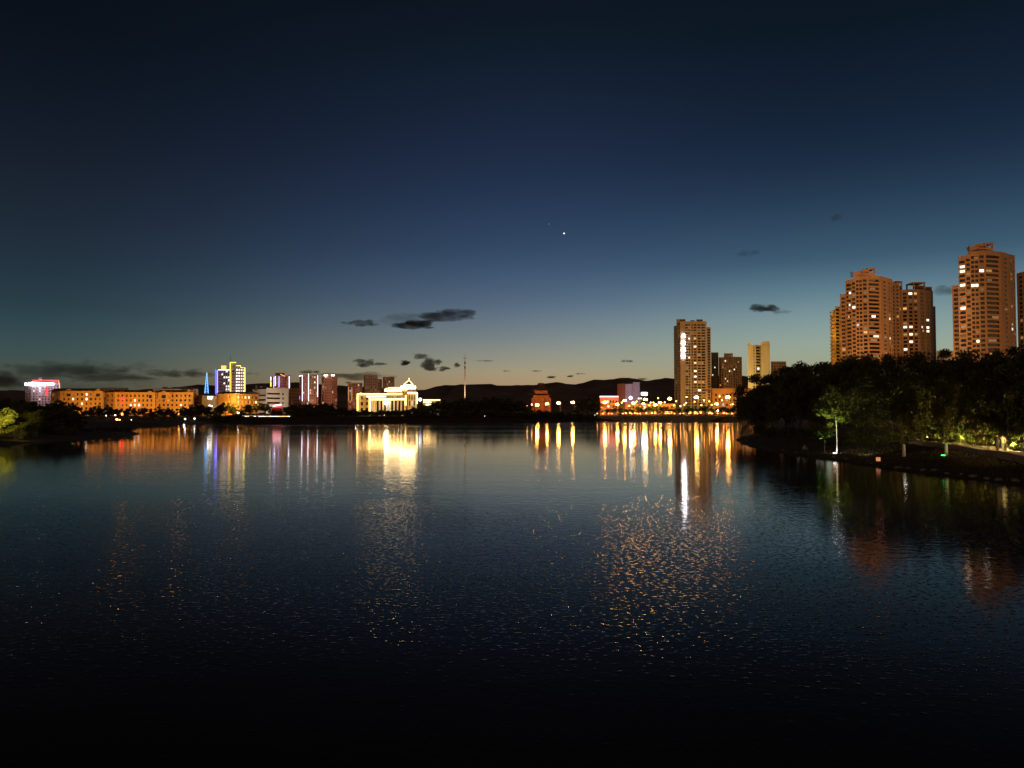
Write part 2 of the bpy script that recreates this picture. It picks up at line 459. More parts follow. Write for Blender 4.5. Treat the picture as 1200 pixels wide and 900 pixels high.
# ---------------------------------------------------------------- clouds (vapour volumes with a billowing density)
CM, CM2, CM3 = 2.6, 1.1, .30       # optical thickness
def cloud(x0, x1, y0, y1, tau, D=8500, seed=0):
    w_, h_ = W(x1-x0, D)*1.25, W(y1-y0, D)*1.5
    dep = min(w_, h_*3)
    c = at((x0+x1)/2, (y0+y1)/2, D)
    m = bpy.data.materials.new('dusk_cloud'); m.use_nodes = True; t = m.node_tree; n_, l_ = t.nodes, t.links
    n_.remove(n_['Principled BSDF'])
    v = n_.new('ShaderNodeVolumePrincipled'); v.inputs['Color'].default_value = (.20, .23, .27, 1)
    tc = n_.new('ShaderNodeTexCoord'); mp = n_.new('ShaderNodeMapping'); mp.inputs['Location'].default_value = (seed*37.1, seed*11.7, seed*5.3)
    mp.inputs['Scale'].default_value = (.45 if w_/h_ < 9 else .2, .4, 1.0)
    no = n_.new('ShaderNodeTexNoise'); no.inputs['Scale'].default_value = 1.9/h_; no.inputs['Detail'].default_value = 4; no.inputs['Roughness'].default_value = .6
    l_.new(tc.outputs['Object'], mp.inputs[0]); l_.new(mp.outputs[0], no.inputs[0])
    # mapping scale also scales the offset, so the seed only shifts the pattern
    sc = n_.new('ShaderNodeVectorMath'); sc.operation = 'MULTIPLY'; sc.inputs[1].default_value = (2/w_, 2/dep, 2/h_); l_.new(tc.outputs['Object'], sc.inputs[0])
    sh = n_.new('ShaderNodeVectorMath'); sh.operation = 'ADD'; sh.inputs[1].default_value = (0, 0, .22); l_.new(sc.outputs[0], sh.inputs[0])
    dt = n_.new('ShaderNodeVectorMath'); dt.operation = 'DOT_PRODUCT'; l_.new(sh.outputs[0], dt.inputs[0]); l_.new(sh.outputs[0], dt.inputs[1])
    a_ = n_.new('ShaderNodeMath'); a_.operation = 'MULTIPLY_ADD'; a_.inputs[1].default_value = 4.6; a_.inputs[2].default_value = -2.3 + .52; l_.new(no.outputs[0], a_.inputs[0])
    b_ = n_.new('ShaderNodeMath'); b_.operation = 'SUBTRACT'; l_.new(a_.outputs[0], b_.inputs[0]); l_.new(dt.outputs['Value'], b_.inputs[1])
    c_ = n_.new('ShaderNodeMapRange'); c_.inputs[1].default_value = 0; c_.inputs[2].default_value = .35; c_.inputs[4].default_value = tau*2.4/dep; l_.new(b_.outputs[0], c_.inputs[0])
    l_.new(c_.outputs[0], v.inputs['Density']); l_.new(v.outputs[0], n_['Material Output'].inputs['Volume'])
    mb = MB(); mb.ball((0, 0, 0), w_*.52, dep*.52, h_*.52, 16, 10)
    o = mb.build('cloud', m); o.location = c; tag(o, kind='structure')
cl = [(486, 556, 362, 373.5, CM*.65), (461, 512, 375, 383.5, CM), (446, 500, 366, 379, CM3), (403, 448, 375, 381, CM2), (415, 438, 420.5, 428.5, CM*.6), (437, 455, 424, 427.5, CM2), (467, 480, 421.5, 427, CM),
      (481, 503, 413.5, 419.5, CM2), (492, 516, 420.5, 432.5, CM*.6), (507, 520, 419.5, 426, CM2), (513, 527, 428.5, 434, CM*.6), (530.5, 540, 425, 430, CM*.6), (559, 584, 421.8, 423.4, CM2*.6), (589, 598, 433.5, 435.3, CM2*.6),
      (623, 634, 433.8, 435.2, CM*.7), (640, 651, 440, 443, CM*.7), (664, 672.5, 439.4, 441.6, CM*.7), (672, 686, 437, 438.6, CM2*.6), (726, 746, 421.4, 424, CM2*.6), (879, 912, 356, 364, CM*.7), (900, 926, 362, 367, CM3),
      (864, 888, 291, 299, CM3), (969, 987, 250, 258, CM3), (1094, 1130, 334, 344, CM3*1.8), (0, 172, 421.5, 438, CM2*.65), (-60, 190, 430, 458, CM3*.65), (60, 175, 436, 446, CM2*.65), (174, 254, 431.5, 440.5, CM2*.65),
      (250, 310, 436.5, 439.5, CM3), (350, 374, 433.5, 437, CM2), (372, 462, 436.5, 444, CM2), (404, 414, 447, 449, CM2), (722, 737, 441.8, 444.6, CM2), (745, 760, 442.6, 445, CM2), (-90, 60, 436, 452, CM2)]
for i, c in enumerate(cl): cloud(*c, D=9600 if c[3] > 440 else 8500, seed=i)

# ---------------------------------------------------------------- planet and star
def star(px, py, r, m, lab, name):
    p = at(px, py, 14000)
    o = MB().ball(p, r, nu=10, nv=7).build(name, m); tag(o, lab, 'planet' if name == 'planet' else 'star')
star(661, 273.5, 13, M['star'], 'brightest white point in the clear sky above the far shore', 'planet')
star(643, 262.5, 6, emit('star_light', (.8, .9, 1), .5), 'faint pinpoint just up and left of the bright one in the sky', 'star')

# ---------------------------------------------------------------- trees
def unit(rng, n):
    v = rng.normal(size=(n, 3)); return v / np.linalg.norm(v, axis=1)[:, None]
def crown_mesh(name, seed, H, Rad, zc, rzr, n, leaf, nclump, mat, droop=0., clump=.3, fill=1.0):
    rng = np.random.default_rng(seed)
    c = unit(rng, nclump) * (rng.random((nclump, 1)) ** .45)
    c[:, 2] *= 1
    lob = 1 + .25*np.sin(3*np.arctan2(c[:, 1], c[:, 0]) + seed)
    cen = c * np.array([Rad, Rad, rzr]) * lob[:, None]*.85 + np.array([0, 0, zc])
    cr = Rad*clump*rng.uniform(.55, 1.25, nclump)
    k = rng.integers(0, nclump, n)
    d = unit(rng, n)
    rad = cr[k] * rng.uniform(.35, 1.08, n)
    P = cen[k] + d*rad[:, None]*np.array([1, 1, .75])
    if droop: P[:, 2] -= droop*rng.random(n)**2*np.hypot(P[:, 0], P[:, 1])/Rad*H*.4
    nrm = d*.7 + unit(rng, n)*.9; nrm /= np.linalg.norm(nrm, axis=1)[:, None]
    a = np.cross(nrm, unit(rng, n)); a /= np.linalg.norm(a, axis=1)[:, None]
    if droop:
        a = a*.5 + np.array([0, 0, -1])*droop; a /= np.linalg.norm(a, axis=1)[:, None]
    b = np.cross(nrm, a); b /= np.maximum(np.linalg.norm(b, axis=1)[:, None], .01)
    s = leaf*rng.uniform(.6, 1.3, n)[:, None]
    v = np.stack([P - a*s, P + b*s*.5 - a*s*.1, P + a*s, P - b*s*.5 + a*s*.1], 1).reshape(-1, 3)
    v[:, 2] = np.maximum(v[:, 2], .05)
    return np_mesh(name, v, np.arange(4*n).reshape(n, 4), mat, False), cen
def trunk_mesh(name, seed, H, r, cen, mat, bend=.04, lim=True):
    rng = random.Random(seed); mb = MB()
    top = H*.72
    pts = [(0, 0, -.3)]; x = y = 0
    for k in range(1, 7):
        x += rng.uniform(-1, 1)*H*bend*.5; y += rng.uniform(-1, 1)*H*bend*.5
        pts.append((x, y, top*k/6))
    mb.tube(pts, [r*1.25] + [r*(1-.13*k) for k in range(1, 7)], 8)
    for c in list(cen)[:9]:
        k = rng.choice([2, 3, 4, 5] if lim else [5, 6]); p0 = Vector(pts[k]); p1 = Vector(c)
        mid = (p0+p1)/2 + Vector((0, 0, -.04*H)); mb.tube([p0, mid, p1], [r*.42, r*.25, r*.08], 5)
    return mb.mesh(name, mat, smooth=True)
TREES = {}
def variant(key, seed, H, Rad, zc, rzr, n, leaf, ncl, mat='leaf', tr=None, **k):
    m, cen = crown_mesh('crown', seed, H, Rad, zc, rzr, n, leaf, ncl, M[mat], **k)
    t = trunk_mesh('trunk', seed, H, tr or H*.018, cen, M['bark'], lim=key != 'young')
    TREES[key] = (m, t, H, Rad)
for i in range(5):      # far trees, about 10 m
    variant('far%d' % i, 10+i, 10, [4.2, 3.6, 4.8, 3.4, 4.0][i], [5.6, 5.8, 5.4, 6, 5.2][i], [3.9, 4, 4, 4, 4.4][i], 2600, .36, 26)
for i in range(3): variant('prom%d' % i, 40+i, 10, [3.9, 3.4, 4.3][i], 5.9, 4.1, 2200, .36, 26, mat='leaf_young')
variant('conifer', 31, 12, 2.3, 5.6, 5.2, 2400, .3, 30)
m_ = TREES['conifer'][0]
for v in m_.vertices:
    k = max(.06, 1.25*(1 - v.co.z/12.5)); v.co.x *= k; v.co.y *= k
for i in range(5):      # near trees on the right bank, about 13 m
    variant('near%d' % i, 50+i, 13, [5.0, 4.4, 5.6, 4.6, 5.2][i], [7.4, 7.8, 7.2, 8.0, 7.0][i], [5.2, 5.2, 5.4, 4.9, 5.6][i], 15000, .21, [60, 48, 75, 52, 66][i],
            mat=['leaf', 'leaf', 'leaf2', 'leaf', 'leaf2'][i], droop=[0, .0, .25, .1, .0][i], clump=.25)
variant('willow', 71, 12, 4.6, 7.4, 3.8, 15000, .24, 46, mat='leaf2', droop=.9, clump=.26)
variant('young', 81, 9, 2.5, 6.0, 2.7, 5200, .17, 30, mat='leaf_young', tr=.085, clump=.3)
variant('slim', 83, 13, 3.4, 8.6, 4.4, 11000, .2, 46, mat='leaf2', tr=.13, clump=.26)
for i in range(3): variant('bush%d' % i, 90+i, 2.4, 1.7, 1.1, 1.15, 1500, .17, 16, mat=['leaf', 'leaf2', 'leaf_young'][i], tr=.05, clump=.4)
_rt = random.Random(77)
_ord = ['', 'leftmost', 'second from left', 'third from left', 'fourth from left', 'fifth from left', 'sixth from left', 'seventh from left', 'eighth from left', 'ninth from left', 'tenth from left']
_ten = ['eleventh', 'twelfth', 'thirteenth', 'fourteenth', 'fifteenth', 'sixteenth', 'seventeenth', 'eighteenth', 'nineteenth', 'twentieth', 'twenty-first', 'twenty-second', 'twenty-third', 'twenty-fourth', 'twenty-fifth', 'twenty-sixth', 'twenty-seventh', 'twenty-eighth', 'twenty-ninth', 'thirtieth']
_ord += [t_ + ' from left' for t_ in _ten]
def nth(i, n):
    k = i + 1
    if k <= (n+1)//2: return _ord[k]
    return _ord[n-i].replace('left', 'right')
def relabel(objs, what):
    objs = sorted(objs, key=lambda o: proj(o.location)[0])
    for i, o in enumerate(objs): o['label'] = what + ', ' + nth(i, len(objs))
def tree(key, px, D, top=None, name='tree', label='', group=None, cat='tree', h=None, z=None, wide=1.0, rz=None):
    cm, tm, H, Rad = TREES[key]
    x = X(px, D); z0 = gz(x, D) if z is None else z
    hh = h if h is not None else Z(top, D) - z0
    s = hh / H
    o = thing(name, (x, D, z0), label, cat, group)
    o.scale = (s*wide, s*wide, s); o.rotation_euler = (0, 0, _rt.uniform(0, 6.28) if rz is None else rz)
    if key.startswith('prom'): s *= 1.18; o.scale = (s*wide, s*wide, s)
    place(None, tm, 'trunk' if name != 'bush' else 'stem', o); place(None, cm, 'crown' if name != 'bush' else 'foliage', o)
    return o

# ---------------------------------------------------------------- buildings
def facade(wall, wins, P0, P1, zb, zt, fh, cols, par=1.2, skip_top=0, rng=None):
    """wall with real openings from P0 to P1 (seen left to right); cols = (f0, f1, sill, head, recess)"""
    P0, P1 = Vector(P0), Vector(P1)
    d = P1 - P0; Lw = d.length; u = d / Lw; n = Vector((u.y, -u.x))       # outward
    q = lambda a, z, dep=0: (P0.x + u.x*a - n.x*dep, P0.y + u.y*a - n.y*dep, z)
    def rect(a0, a1, z0, z1):
        if a1-a0 > 1e-3 and z1-z0 > 1e-3: wall.face(q(a0, z0), q(a1, z0), q(a1, z1), q(a0, z1))
    nfl = max(0, int((zt - par - zb) / fh)) if cols else 0
    zf0 = zt - par - nfl*fh
    e = 0.0
    for (f0, f1, sill, head, dep, *o_) in cols:
        a0, a1 = f0*Lw, f1*Lw
        rect(e, a0, zb, zt); e = a1
        z = zb
        floors = range(nfl)
        for k in floors:
            zs, zh = zf0 + k*fh + sill, zf0 + k*fh + head
            rect(a0, a1, z, zs); z = zh
            wall.face(q(a0, zs), q(a1, zs), q(a1, zs, dep), q(a0, zs, dep))
            wall.face(q(a0, zh, dep), q(a1, zh, dep), q(a1, zh), q(a0, zh))
            wall.face(q(a0, zs), q(a0, zs, dep), q(a0, zh, dep), q(a0, zh))
            wall.face(q(a1, zs, dep), q(a1, zs), q(a1, zh), q(a1, zh, dep))
            c = q((a0+a1)/2, (zs+zh)/2, dep)
            wins.append((c, a1-a0, zh-zs, math.atan2(u.y, u.x)))
        rect(a0, a1, z, zt)
    rect(e, Lw, zb, zt)
_wm = {}
def wmesh(w_, h_, m):
    """window: pane plus a slim frame with a mullion, in one shared mesh per size"""
    k = (round(w_, 1), round(h_, 1), m)
    if k not in _wm:
        mb = MB(); W2, H2 = w_/2, h_/2
        mb.face((-W2, 0, -H2), (W2, 0, -H2), (W2, 0, H2), (-W2, 0, H2))
        me = mb.mesh('window', M[m])
        mf = MB(); t = .07
        for x0, x1, z0, z1 in ((-W2, -W2+t, -H2, H2), (W2-t, W2, -H2, H2), (-W2+t, W2-t, -H2, -H2+t), (-W2+t, W2-t, H2-t, H2), (-t/2, t/2, -H2+t, H2-t)):
            mf.box(x0, x1, -.06, -.004, z0, z1)
        nv = len(mb.v)
        me2 = bpy.data.meshes.new('window'); me2.from_pydata(mb.v + mf.v, [], mb.f + [tuple(i+nv for i in f) for f in mf.f])
        me2.materials.append(M[m]); me2.materials.append(M['metal'])
        for i, p in enumerate(me2.polygons): p.material_index = 0 if i < 1 else 1
        _wm[k] = me2
    return _wm[k]
def windows(root, wins, lit=(), frac=0.0, cap=100, seed=0, lit_r=4.2, hide=None):
    rng = random.Random(seed); org = root['_org']
    st = ['glass']*len(wins)
    pr = [proj(w_[0]) for w_ in wins]
    for item in lit:
        px, py = item[:2]; kind = item[2] if len(item) > 2 else 'lit'
        best, bd = None, lit_r
        for i, p in enumerate(pr):
            dd = math.hypot(p[0]-px, p[1]-py)
            if dd < bd: best, bd = i, dd
        if best is not None: st[best] = kind
    for i in range(len(wins)):
        if st[i] == 'glass' and frac > 0 and rng.random() < .13: st[i] = 'lit_dim'
        if st[i] == 'glass' and rng.random() < frac: st[i] = rng.choice(['lit', 'lit3', 'lit_cool', 'lit3'])
    order = sorted(range(len(wins)), key=lambda i: (st[i] == 'glass', pr[i][1]))
    for i in order[:cap]:
        c, w_, h_, a = wins[i]
        big_ = w_ > 4 and st[i] != 'glass'
        q = place(None, wmesh(w_, h_, 'glass' if big_ else st[i]), 'window', root, (c[0]-org[0], c[1]-org[1], c[2]-org[2]), a)
        if big_:
            f_ = rng.choice([.35, .5, .62])
            place(None, wmesh(w_*f_, h_*.92, st[i]), 'lit_pane', q, (rng.uniform(-.5, .5)*w_*(1-f_)*.9, -.09, 0), 0)
    rest = order[cap:]
    if rest:
        mb = MB()
        for i in rest:
            c, w_, h_, a = wins[i]; ux, uy = math.cos(a)*w_/2, math.sin(a)*w_/2
            mb.face((c[0]-ux, c[1]-uy, c[2]-h_/2), (c[0]+ux, c[1]+uy, c[2]-h_/2), (c[0]+ux, c[1]+uy, c[2]+h_/2), (c[0]-ux, c[1]-uy, c[2]+h_/2))
        o = mb.build('window', M['glass'], root); o['kind'] = 'stuff'
def building(name, label, cat, chain, ytop, cols, wall='tan', roof='roof', fh=3.0, depth=22, lit=(), frac=0.0, zb=2.0, par=1.2, cap=100, group=None, seed=1, back=None, rootpx=None, roofs=(), sidecols=None, lit_r=4.2):
    """chain: (px, D[, ytop]) plan points left to right; cols: one list per segment"""
    Dm = min(c[1] for c in chain)
    pts = [(X(c[0], c[1]), c[1]) for c in chain]
    cx = sum(p[0] for p in pts)/len(pts)
    root = thing(name, (cx, Dm + depth/2, zb), label, cat, group)
    wm, wins = MB(), []
    ztop = Z(ytop, Dm)
    for i in range(len(pts)-1):
        zt = ztop if len(chain[i]) < 3 else Z(chain[i][2], Dm)
        facade(wm, wins, pts[i], pts[i+1], zb, zt, fh, cols[i] if i < len(cols) else [], par)
    far = max(c[1] for c in chain) + depth
    L0, R0 = pts[0], pts[-1]
    bl, br = (L0[0]*far/L0[1], far), (R0[0]*far/R0[1], far)
    # flanks and back, with the same storeys on the flanks
    sc_ = sidecols if sidecols is not None else [(.2, .3, .9, 2.3, .25), (.6, .7, .9, 2.3, .25)]
    zl = ztop if len(chain[0]) < 3 else Z(chain[0][2], Dm); zr = ztop if len(chain[-2]) < 3 else Z(chain[-2][2], Dm)
    facade(wm, wins, bl, L0, zb, zl, fh, sc_, par); facade(wm, wins, R0, br, zb, zr, fh, sc_, par)
    wm.face((br[0], br[1], zb), (bl[0], bl[1], zb), (bl[0], bl[1], zl), (br[0], br[1], zr))
    wm.build('wall', M[wall], root)
    rf = MB()
    pl = pts + [br, bl]
    rz_ = min([ztop] + [Z(c[2], Dm) for c in chain if len(c) > 2]) - .9
    rf.prism([(cx + (p[0]-cx)*.985, p[1] + (.25 if p[1] < far-1 else -.25)) for p in pl], rz_-.3, rz_)
    if roofs:
        for (a, b, y0, D, dp) in roofs: rf.rbox(a, b, D, dp, rz_, Z(y0, D))
    rf.build('roof', M[roof], root)
    windows(root, wins, lit, frac, cap, seed, lit_r)
    root['_ztop'] = ztop
    return root
def win(a, b, s=.65, h=2.5, d=.3): return (a, b, s, h, d)
def balc(a, b, s=.95, h=2.8, d=1.3): return (a, b, s, h, d)
def even(n, fill=.55, s=.75, h=2.4, d=.25, m=.04):
    w_ = (1-2*m)/n
    return [(m + w_*(i+.5-fill/2), m + w_*(i+.5+fill/2), s, h, d) for i in range(n)]

# right bank: the tall curved towers ------------------------------------------------
def crown_frame(root, px0, px1, y0, y1, D, depth, wall, t=.9):
    """open concrete frame standing on a tower roof"""
    x0, x1, z0, z1 = X(px0, D), X(px1, D), Z(y1, D), Z(y0, D)
    mb = MB()
    for yy in (D, D+depth-t):
        mb.box(x0, x0+t, yy, yy+t, z0, z1-t); mb.box(x1-t, x1, yy, yy+t, z0, z1-t)
    mb.box(x0-.2, x1+.2, D-.2, D+depth+.2, z1-t, z1)
    mb.build('roof_frame', M[wall], root)
def roof_room(root, boxes, wall, name='roof_room'):
    for (a, b, y0, y1, D, dp) in boxes:
        MB().rbox(a, b, D, dp, Z(y1, D), Z(y0, D)).build(name, M[wall], root)

def curved_tower(label, x0, s, D, ytl, yt, ytr, lit, frac, seed, frame_y):
    """x0: left edge px, s: px per unit (unit = 1 px of the first tower), D: distance"""
    p = lambda u: x0 + u*s
    bow = lambda u: D + 13*abs((u-24)/31)**2.2*abs(1)
    us = [0, 7, 12, 20, 26.5, 41.5, 48.5, 55.5]
    chain = [(p(u), bow(u)) for u in us]
    tops = [ytl, ytl-1.6*s, yt+.6*s, yt, yt, yt+.2, ytr]
    chain = [(c[0], c[1], tops[min(i, 6)]) for i, c in enumerate(chain)]
    cols = [[balc(.06, .9)], [win(.12, .86)], [win(.06, .44), win(.54, .92)], [win(.12, .8)], [balc(.05, .93)], [win(.45, .9, .9, 2.3)], [win(.35, .6), win(.75, .92)]]
    r = building('apartment_tower', label, 'apartment tower', chain, yt, cols, 'tan', fh=3.0, depth=20, lit=lit, frac=frac, seed=seed, group='curved balcony towers beyond the right bank', par=2.6)
    return r, p, bow
litA = [(996, 342, 'lit2'), (997, 356, 'lit2'), (1002.5, 359.8, 'lit2'), (1024, 371.5, 'lit2'), (1031, 371.5), (1040.5, 371.5), (1024, 395.5), (1030, 396), (1040.5, 395.5), (990, 363, 'lit3'), (1030, 406, 'lit3'), (1014, 389, 'lit3'), (996, 373.5, 'lit3')]
A, pA, bA = curved_tower('curved brown tower with white lit bands, left of the tall pair above the trees', 993, 1.0, 600, 327, 322.5, 323.5, litA, .03, 5, 0)
roof_room(A, [(1003.5, 1011, 318.5, 326, 602, 12), (1011, 1028.5, 319.5, 326, 601, 14), (1012, 1020, 315.5, 319.5, 602.5, 10)], 'tan')
crown_frame(A, 1020, 1029, 314, 319.6, 602, 12, 'tan')
mb = MB()
for k in range(4): mb.box(X(999, 604), X(1003.5, 604), 604+k*.2, 604.3+k*.2, Z(324-k*1.6, 604), Z(323.3-k*1.6, 604))
mb.box(X(1001, 604), X(1001.5, 604), 604.3, 604.6, Z(326, 604), Z(318.3, 604)); mb.build('roof_sign_frame', M['dark_grey'], A)
litC = [(1131, 312.3, 'lit2'), (1131, 334), (1139, 332, 'lit2'), (1144.5, 332), (1150, 319.5, 'lit2'), (1158, 319, 'lit3'), (1170, 306.5, 'lit3'), (1171, 317.5), (1132, 361.3, 'lit2'), (1171, 380), (1170, 395.5, 'lit2'), (1132, 383, 'lit3'), (1186, 379, 'lit3')]
C, pC, bC = curved_tower('tallest curved brown tower with a drum room on its roof, near the right edge', 1126.5, 1.205, 512, 298.5, 293.5, 294.5, litC, .035, 9, 0)
roof_room(C, [(1140, 1151.5, 288.5, 297, 515, 12), (1151.5, 1168, 290, 297, 514, 14), (1147, 1160, 285.5, 290, 516, 10)], 'tan')
crown_frame(C, 1159, 1168.5, 284.3, 290.2, 515, 12, 'tan')
mb = MB(); c = at(1135.5, 291.5, 518)
for k in range(5):
    a = k*2*math.pi/5 + math.pi/2; mb.tube([c, c + Vector((math.cos(a)*2.2, 0, math.sin(a)*2.2))], [.75, .15], 5)
mb.tube([c, at(1135.5, 298, 518)], .25, 5); mb.build('roof_star_sign', M['dark_grey'], C)
# lower wings of the two towers
building('apartment_tower', 'narrow dim wing rising against the left side of the tall pair\'s first tower', 'apartment tower', [(986.5, 612), (993, 610)], 344.5, [[balc(.2, .85)]], 'tan',
         depth=18, lit=[(990, 363, 'lit3'), (990, 371.5, 'lit3'), (990, 375.5, 'lit3'), (990, 388, 'lit2'), (990, 409, 'lit3')], par=2.2)
building('apartment_tower', 'narrow dark wing against the left side of the tallest curved tower', 'apartment tower', [(1118.6, 535), (1126.3, 532)], 334, [[balc(.2, .88)]], 'tan_dark',
         depth=14, lit=[(1123, 349, 'lit2'), (1123, 354, 'lit3')], par=2.2)
building('apartment_tower', 'dark tower cut off by the right edge of the picture', 'apartment tower', [(1195, 560), (1204, 552), (1240, 552)], 318, [[win(.3, .7)], even(4)], 'tan_dark',
         depth=18, frac=.03, par=2.2, cap=60)
building('apartment_tower', 'dark brown wing filling the gap between the curved tower and the flat-fronted one', 'apartment tower', [(1046.5, 640), (1057, 640)], 331, [even(2)], 'tan_dark', depth=14, lit=[(1052, 372, 'lit3')], par=2.0)
# yellow-lit balconied block at the far left of that cluster
E_ = building('apartment_tower', 'round-fronted block with yellow lit balconies, left end of the high cluster', 'apartment tower', [(975, 676, 367.5), (977.5, 672, 363), (980.5, 670, 359), (986.8, 672)], 358,
              [[], [], [balc(.1, .9)]], 'ochre', depth=16, par=1.6, cap=60)
mb = MB()
for k in range(22):
    z = Z(366, 670) - k*3.0
    pl = [(X(974.4, 674.5), 675.5), (X(976, 670), 670.6), (X(980, 667), 668.2), (X(981, 669), 671.5)]
    mb.prism(pl, z, z+1.1)
mb.build('balcony', M['ochre'], E_); mb = None
# second tower of the left cluster
litB = [(1068.5, 344.5, 'lit2'), (1070.5, 345), (1075, 343.5, 'lit3'), (1055, 362.5, 'lit3'), (1061.5, 363, 'lit3'), (1063, 383.5, 'lit2'), (1069.5, 383.5), (1063, 392, 'lit3'), (1070, 391.5), (1070, 400.5, 'lit2'), (1083, 382, 'lit2'),
        (1083, 386, 'lit3'), (1090.5, 368, 'lit2'), (1090, 377, 'lit2'), (1090, 382, 'lit2'), (1090, 386), (1063.5, 409, 'lit2'), (1091, 412), (1077, 391, 'lit3')]
B = building('apartment_tower', 'flat-fronted dark brown tower with many lit rooms and two open roof frames', 'apartment tower',
             [(1049, 668), (1052.5, 650), (1066, 644, 339), (1080, 644), (1093, 650, 337), (1096, 664)], 339,
             [[], [win(.1, .36), win(.58, .9)], [win(.1, .4), win(.55, .8)], [win(.08, .38), win(.6, .86)], []], 'tan_dark', depth=20, lit=litB, frac=.04, seed=3, par=2.0)
crown_frame(B, 1052, 1060, 329.5, 339, 652, 10, 'tan_dark'); crown_frame(B, 1073, 1087, 330.5, 338.5, 650, 12, 'tan_dark')
roof_room(B, [(1053, 1059, 335, 339.5, 655, 8), (1074.5, 1085.5, 334.5, 339.5, 653, 8), (1086, 1095, 336, 339.5, 655, 8)], 'tan_dark')
building('apartment_tower', 'thin lower tower edge showing right of the flat-fronted dark tower', 'apartment tower', [(1095, 700), (1098.6, 700)], 359, [[win(.3, .7)]], 'tan_dark', depth=14, lit=[(1096, 379, 'lit3'), (1096, 387, 'lit3')])
building('low_block', 'low unlit flat-roofed block between the two tower groups', 'building', [(1099, 420), (1119, 420)], 411, [even(4)], 'dark_grey', depth=20)
# lit frontage behind the trees on the right
building('low_block', 'low warmly lit building glimpsed through the leaves below the tallest tower', 'building', [(1108, 250), (1150, 246)], 424, [even(7, .6)], 'ochre', depth=14, frac=.55, seed=4, zb=2)
building('low_block', 'lit building glimpsed through the leaves at the right edge', 'building', [(1172, 240), (1225, 238)], 424, [even(6, .6)], 'ochre', depth=14, frac=.5, seed=8, zb=2)

# centre right: tower with the glowing vertical sign ----------------------------------
litT = [(808, 396, 'lit2'), (814.8, 406, 'lit'), (808.6, 418.4), (815.5, 425, 'lit'), (815.5, 435, 'lit'), (815.5, 441, 'lit2'), (815.5, 447.5, 'lit'), (821, 447.5, 'lit3'), (826.5, 447, 'lit3'), (820.5, 457, 'lit'), (815, 398, 'lit3'), (823.5, 425, 'lit3'), (820, 415, 'lit3')]
T = building('apartment_tower', 'broad tower carrying a glowing white vertical sign, behind the street lamps', 'apartment tower',
             [(790.3, 906, 379.5), (797.8, 880), (829, 880)], 376.5,
             [[win(.15, .4), win(.6, .85)], [win(.19, .29), win(.31, .365), win(.425, .475), balc(.51, .615, .9, 2.6, 1.2), win(.655, .77), win(.80, .94)]], 'tan', depth=22, lit=litT, frac=.004, seed=2, par=2.6)
roof_room(T, [(793.5, 804, 374, 379, 884, 14), (817, 824.5, 374.3, 378, 884, 10), (810, 815, 375.3, 378, 883, 3)], 'tan_dark')
T2 = MB(); Tw = []
facade(T2, Tw, (X(829.2, 884), 884), (X(833.6, 884), 884), 2, Z(383.5, 884), 3.0, [win(.2, .8)], 1.4)
T2.box(X(833.6, 884)-.01, X(833.6, 884), 884, 900, 2, Z(383.5, 884)); T2.box(X(829.2, 884), X(833.6, 884), 884.3, 900, Z(383.5, 884)-.5, Z(383.5, 884)-.2)
T2.build('side_wing', M['tan_dark'], T)
mb = MB()
for (c, w_, h_, a) in Tw: mb.face((c[0]-w_/2, c[1], c[2]-h_/2), (c[0]+w_/2, c[1], c[2]-h_/2), (c[0]+w_/2, c[1], c[2]+h_/2), (c[0]-w_/2, c[1], c[2]+h_/2))
mb.build('side_wing_glazing', M['glass'], T)
# four glowing characters, strokes built as light tubes
GL = [[(2, 5, 2, 3.6), (2, 4.4, 3.4, 4.4), (.9, 3.5, 3.1, 3.5), (.9, 2.2, 3.1, 2.2), (.9, 3.5, .9, 2.2), (3.1, 3.5, 3.1, 2.2), (.2, .2, .7, 1.4), (1.4, .3, 1.5, 1.4), (2.5, .3, 2.4, 1.4), (3.8, .2, 3.3, 1.4)],
      [(.3, 4.7, 3.7, 4.7), (2, 5.2, 2, .2), (.5, 3.4, 3.5, 3.4), (.5, 3.4, .5, 1.6), (3.5, 3.4, 3.5, 1.6), (.5, 2.5, 3.5, 2.5), (.5, 1.6, 3.5, 1.6), (2, 1.6, .3, .2), (2, 1.6, 3.7, .2)],
      [(.3, 4.8, 3.7, 4.8), (.3, 4.8, .3, .2), (3.7, 4.8, 3.7, .2), (.3, .2, 3.7, .2), (1, 3.8, 3, 3.8), (1, 2.5, 3, 2.5), (1, 1.2, 3, 1.2), (2, 3.8, 2, 1.2)],
      [(.4, 5, .4, .2), (.4, 5, 1.3, 4.2), (1.3, 4.2, .6, 3), (1.8, 4.4, 3.6, 4.4), (1.6, 3.2, 3.8, 3.2), (2.7, 3.2, 2.7, .2), (2, 2.2, 1.6, 1), (3.3, 2.2, 3.8, 1), (1.2, .2, 3.8, .2)]]
for k, yc in enumerate((393.2, 401.6, 409.7, 417.2)):
    mb = MB(); s = .80; c = at(800.9, yc, 879.2)
    for (a0, b0, a1, b1) in GL[k]:
        p0 = c + Vector(((a0-2)*s, 0, (b0-2.6)*s)); p1 = c + Vector(((a1-2)*s, 0, (b1-2.6)*s))
        mb.tube([p0, p1], .34, 5)
    mb.build('sign_character', M['sign_white'], T)

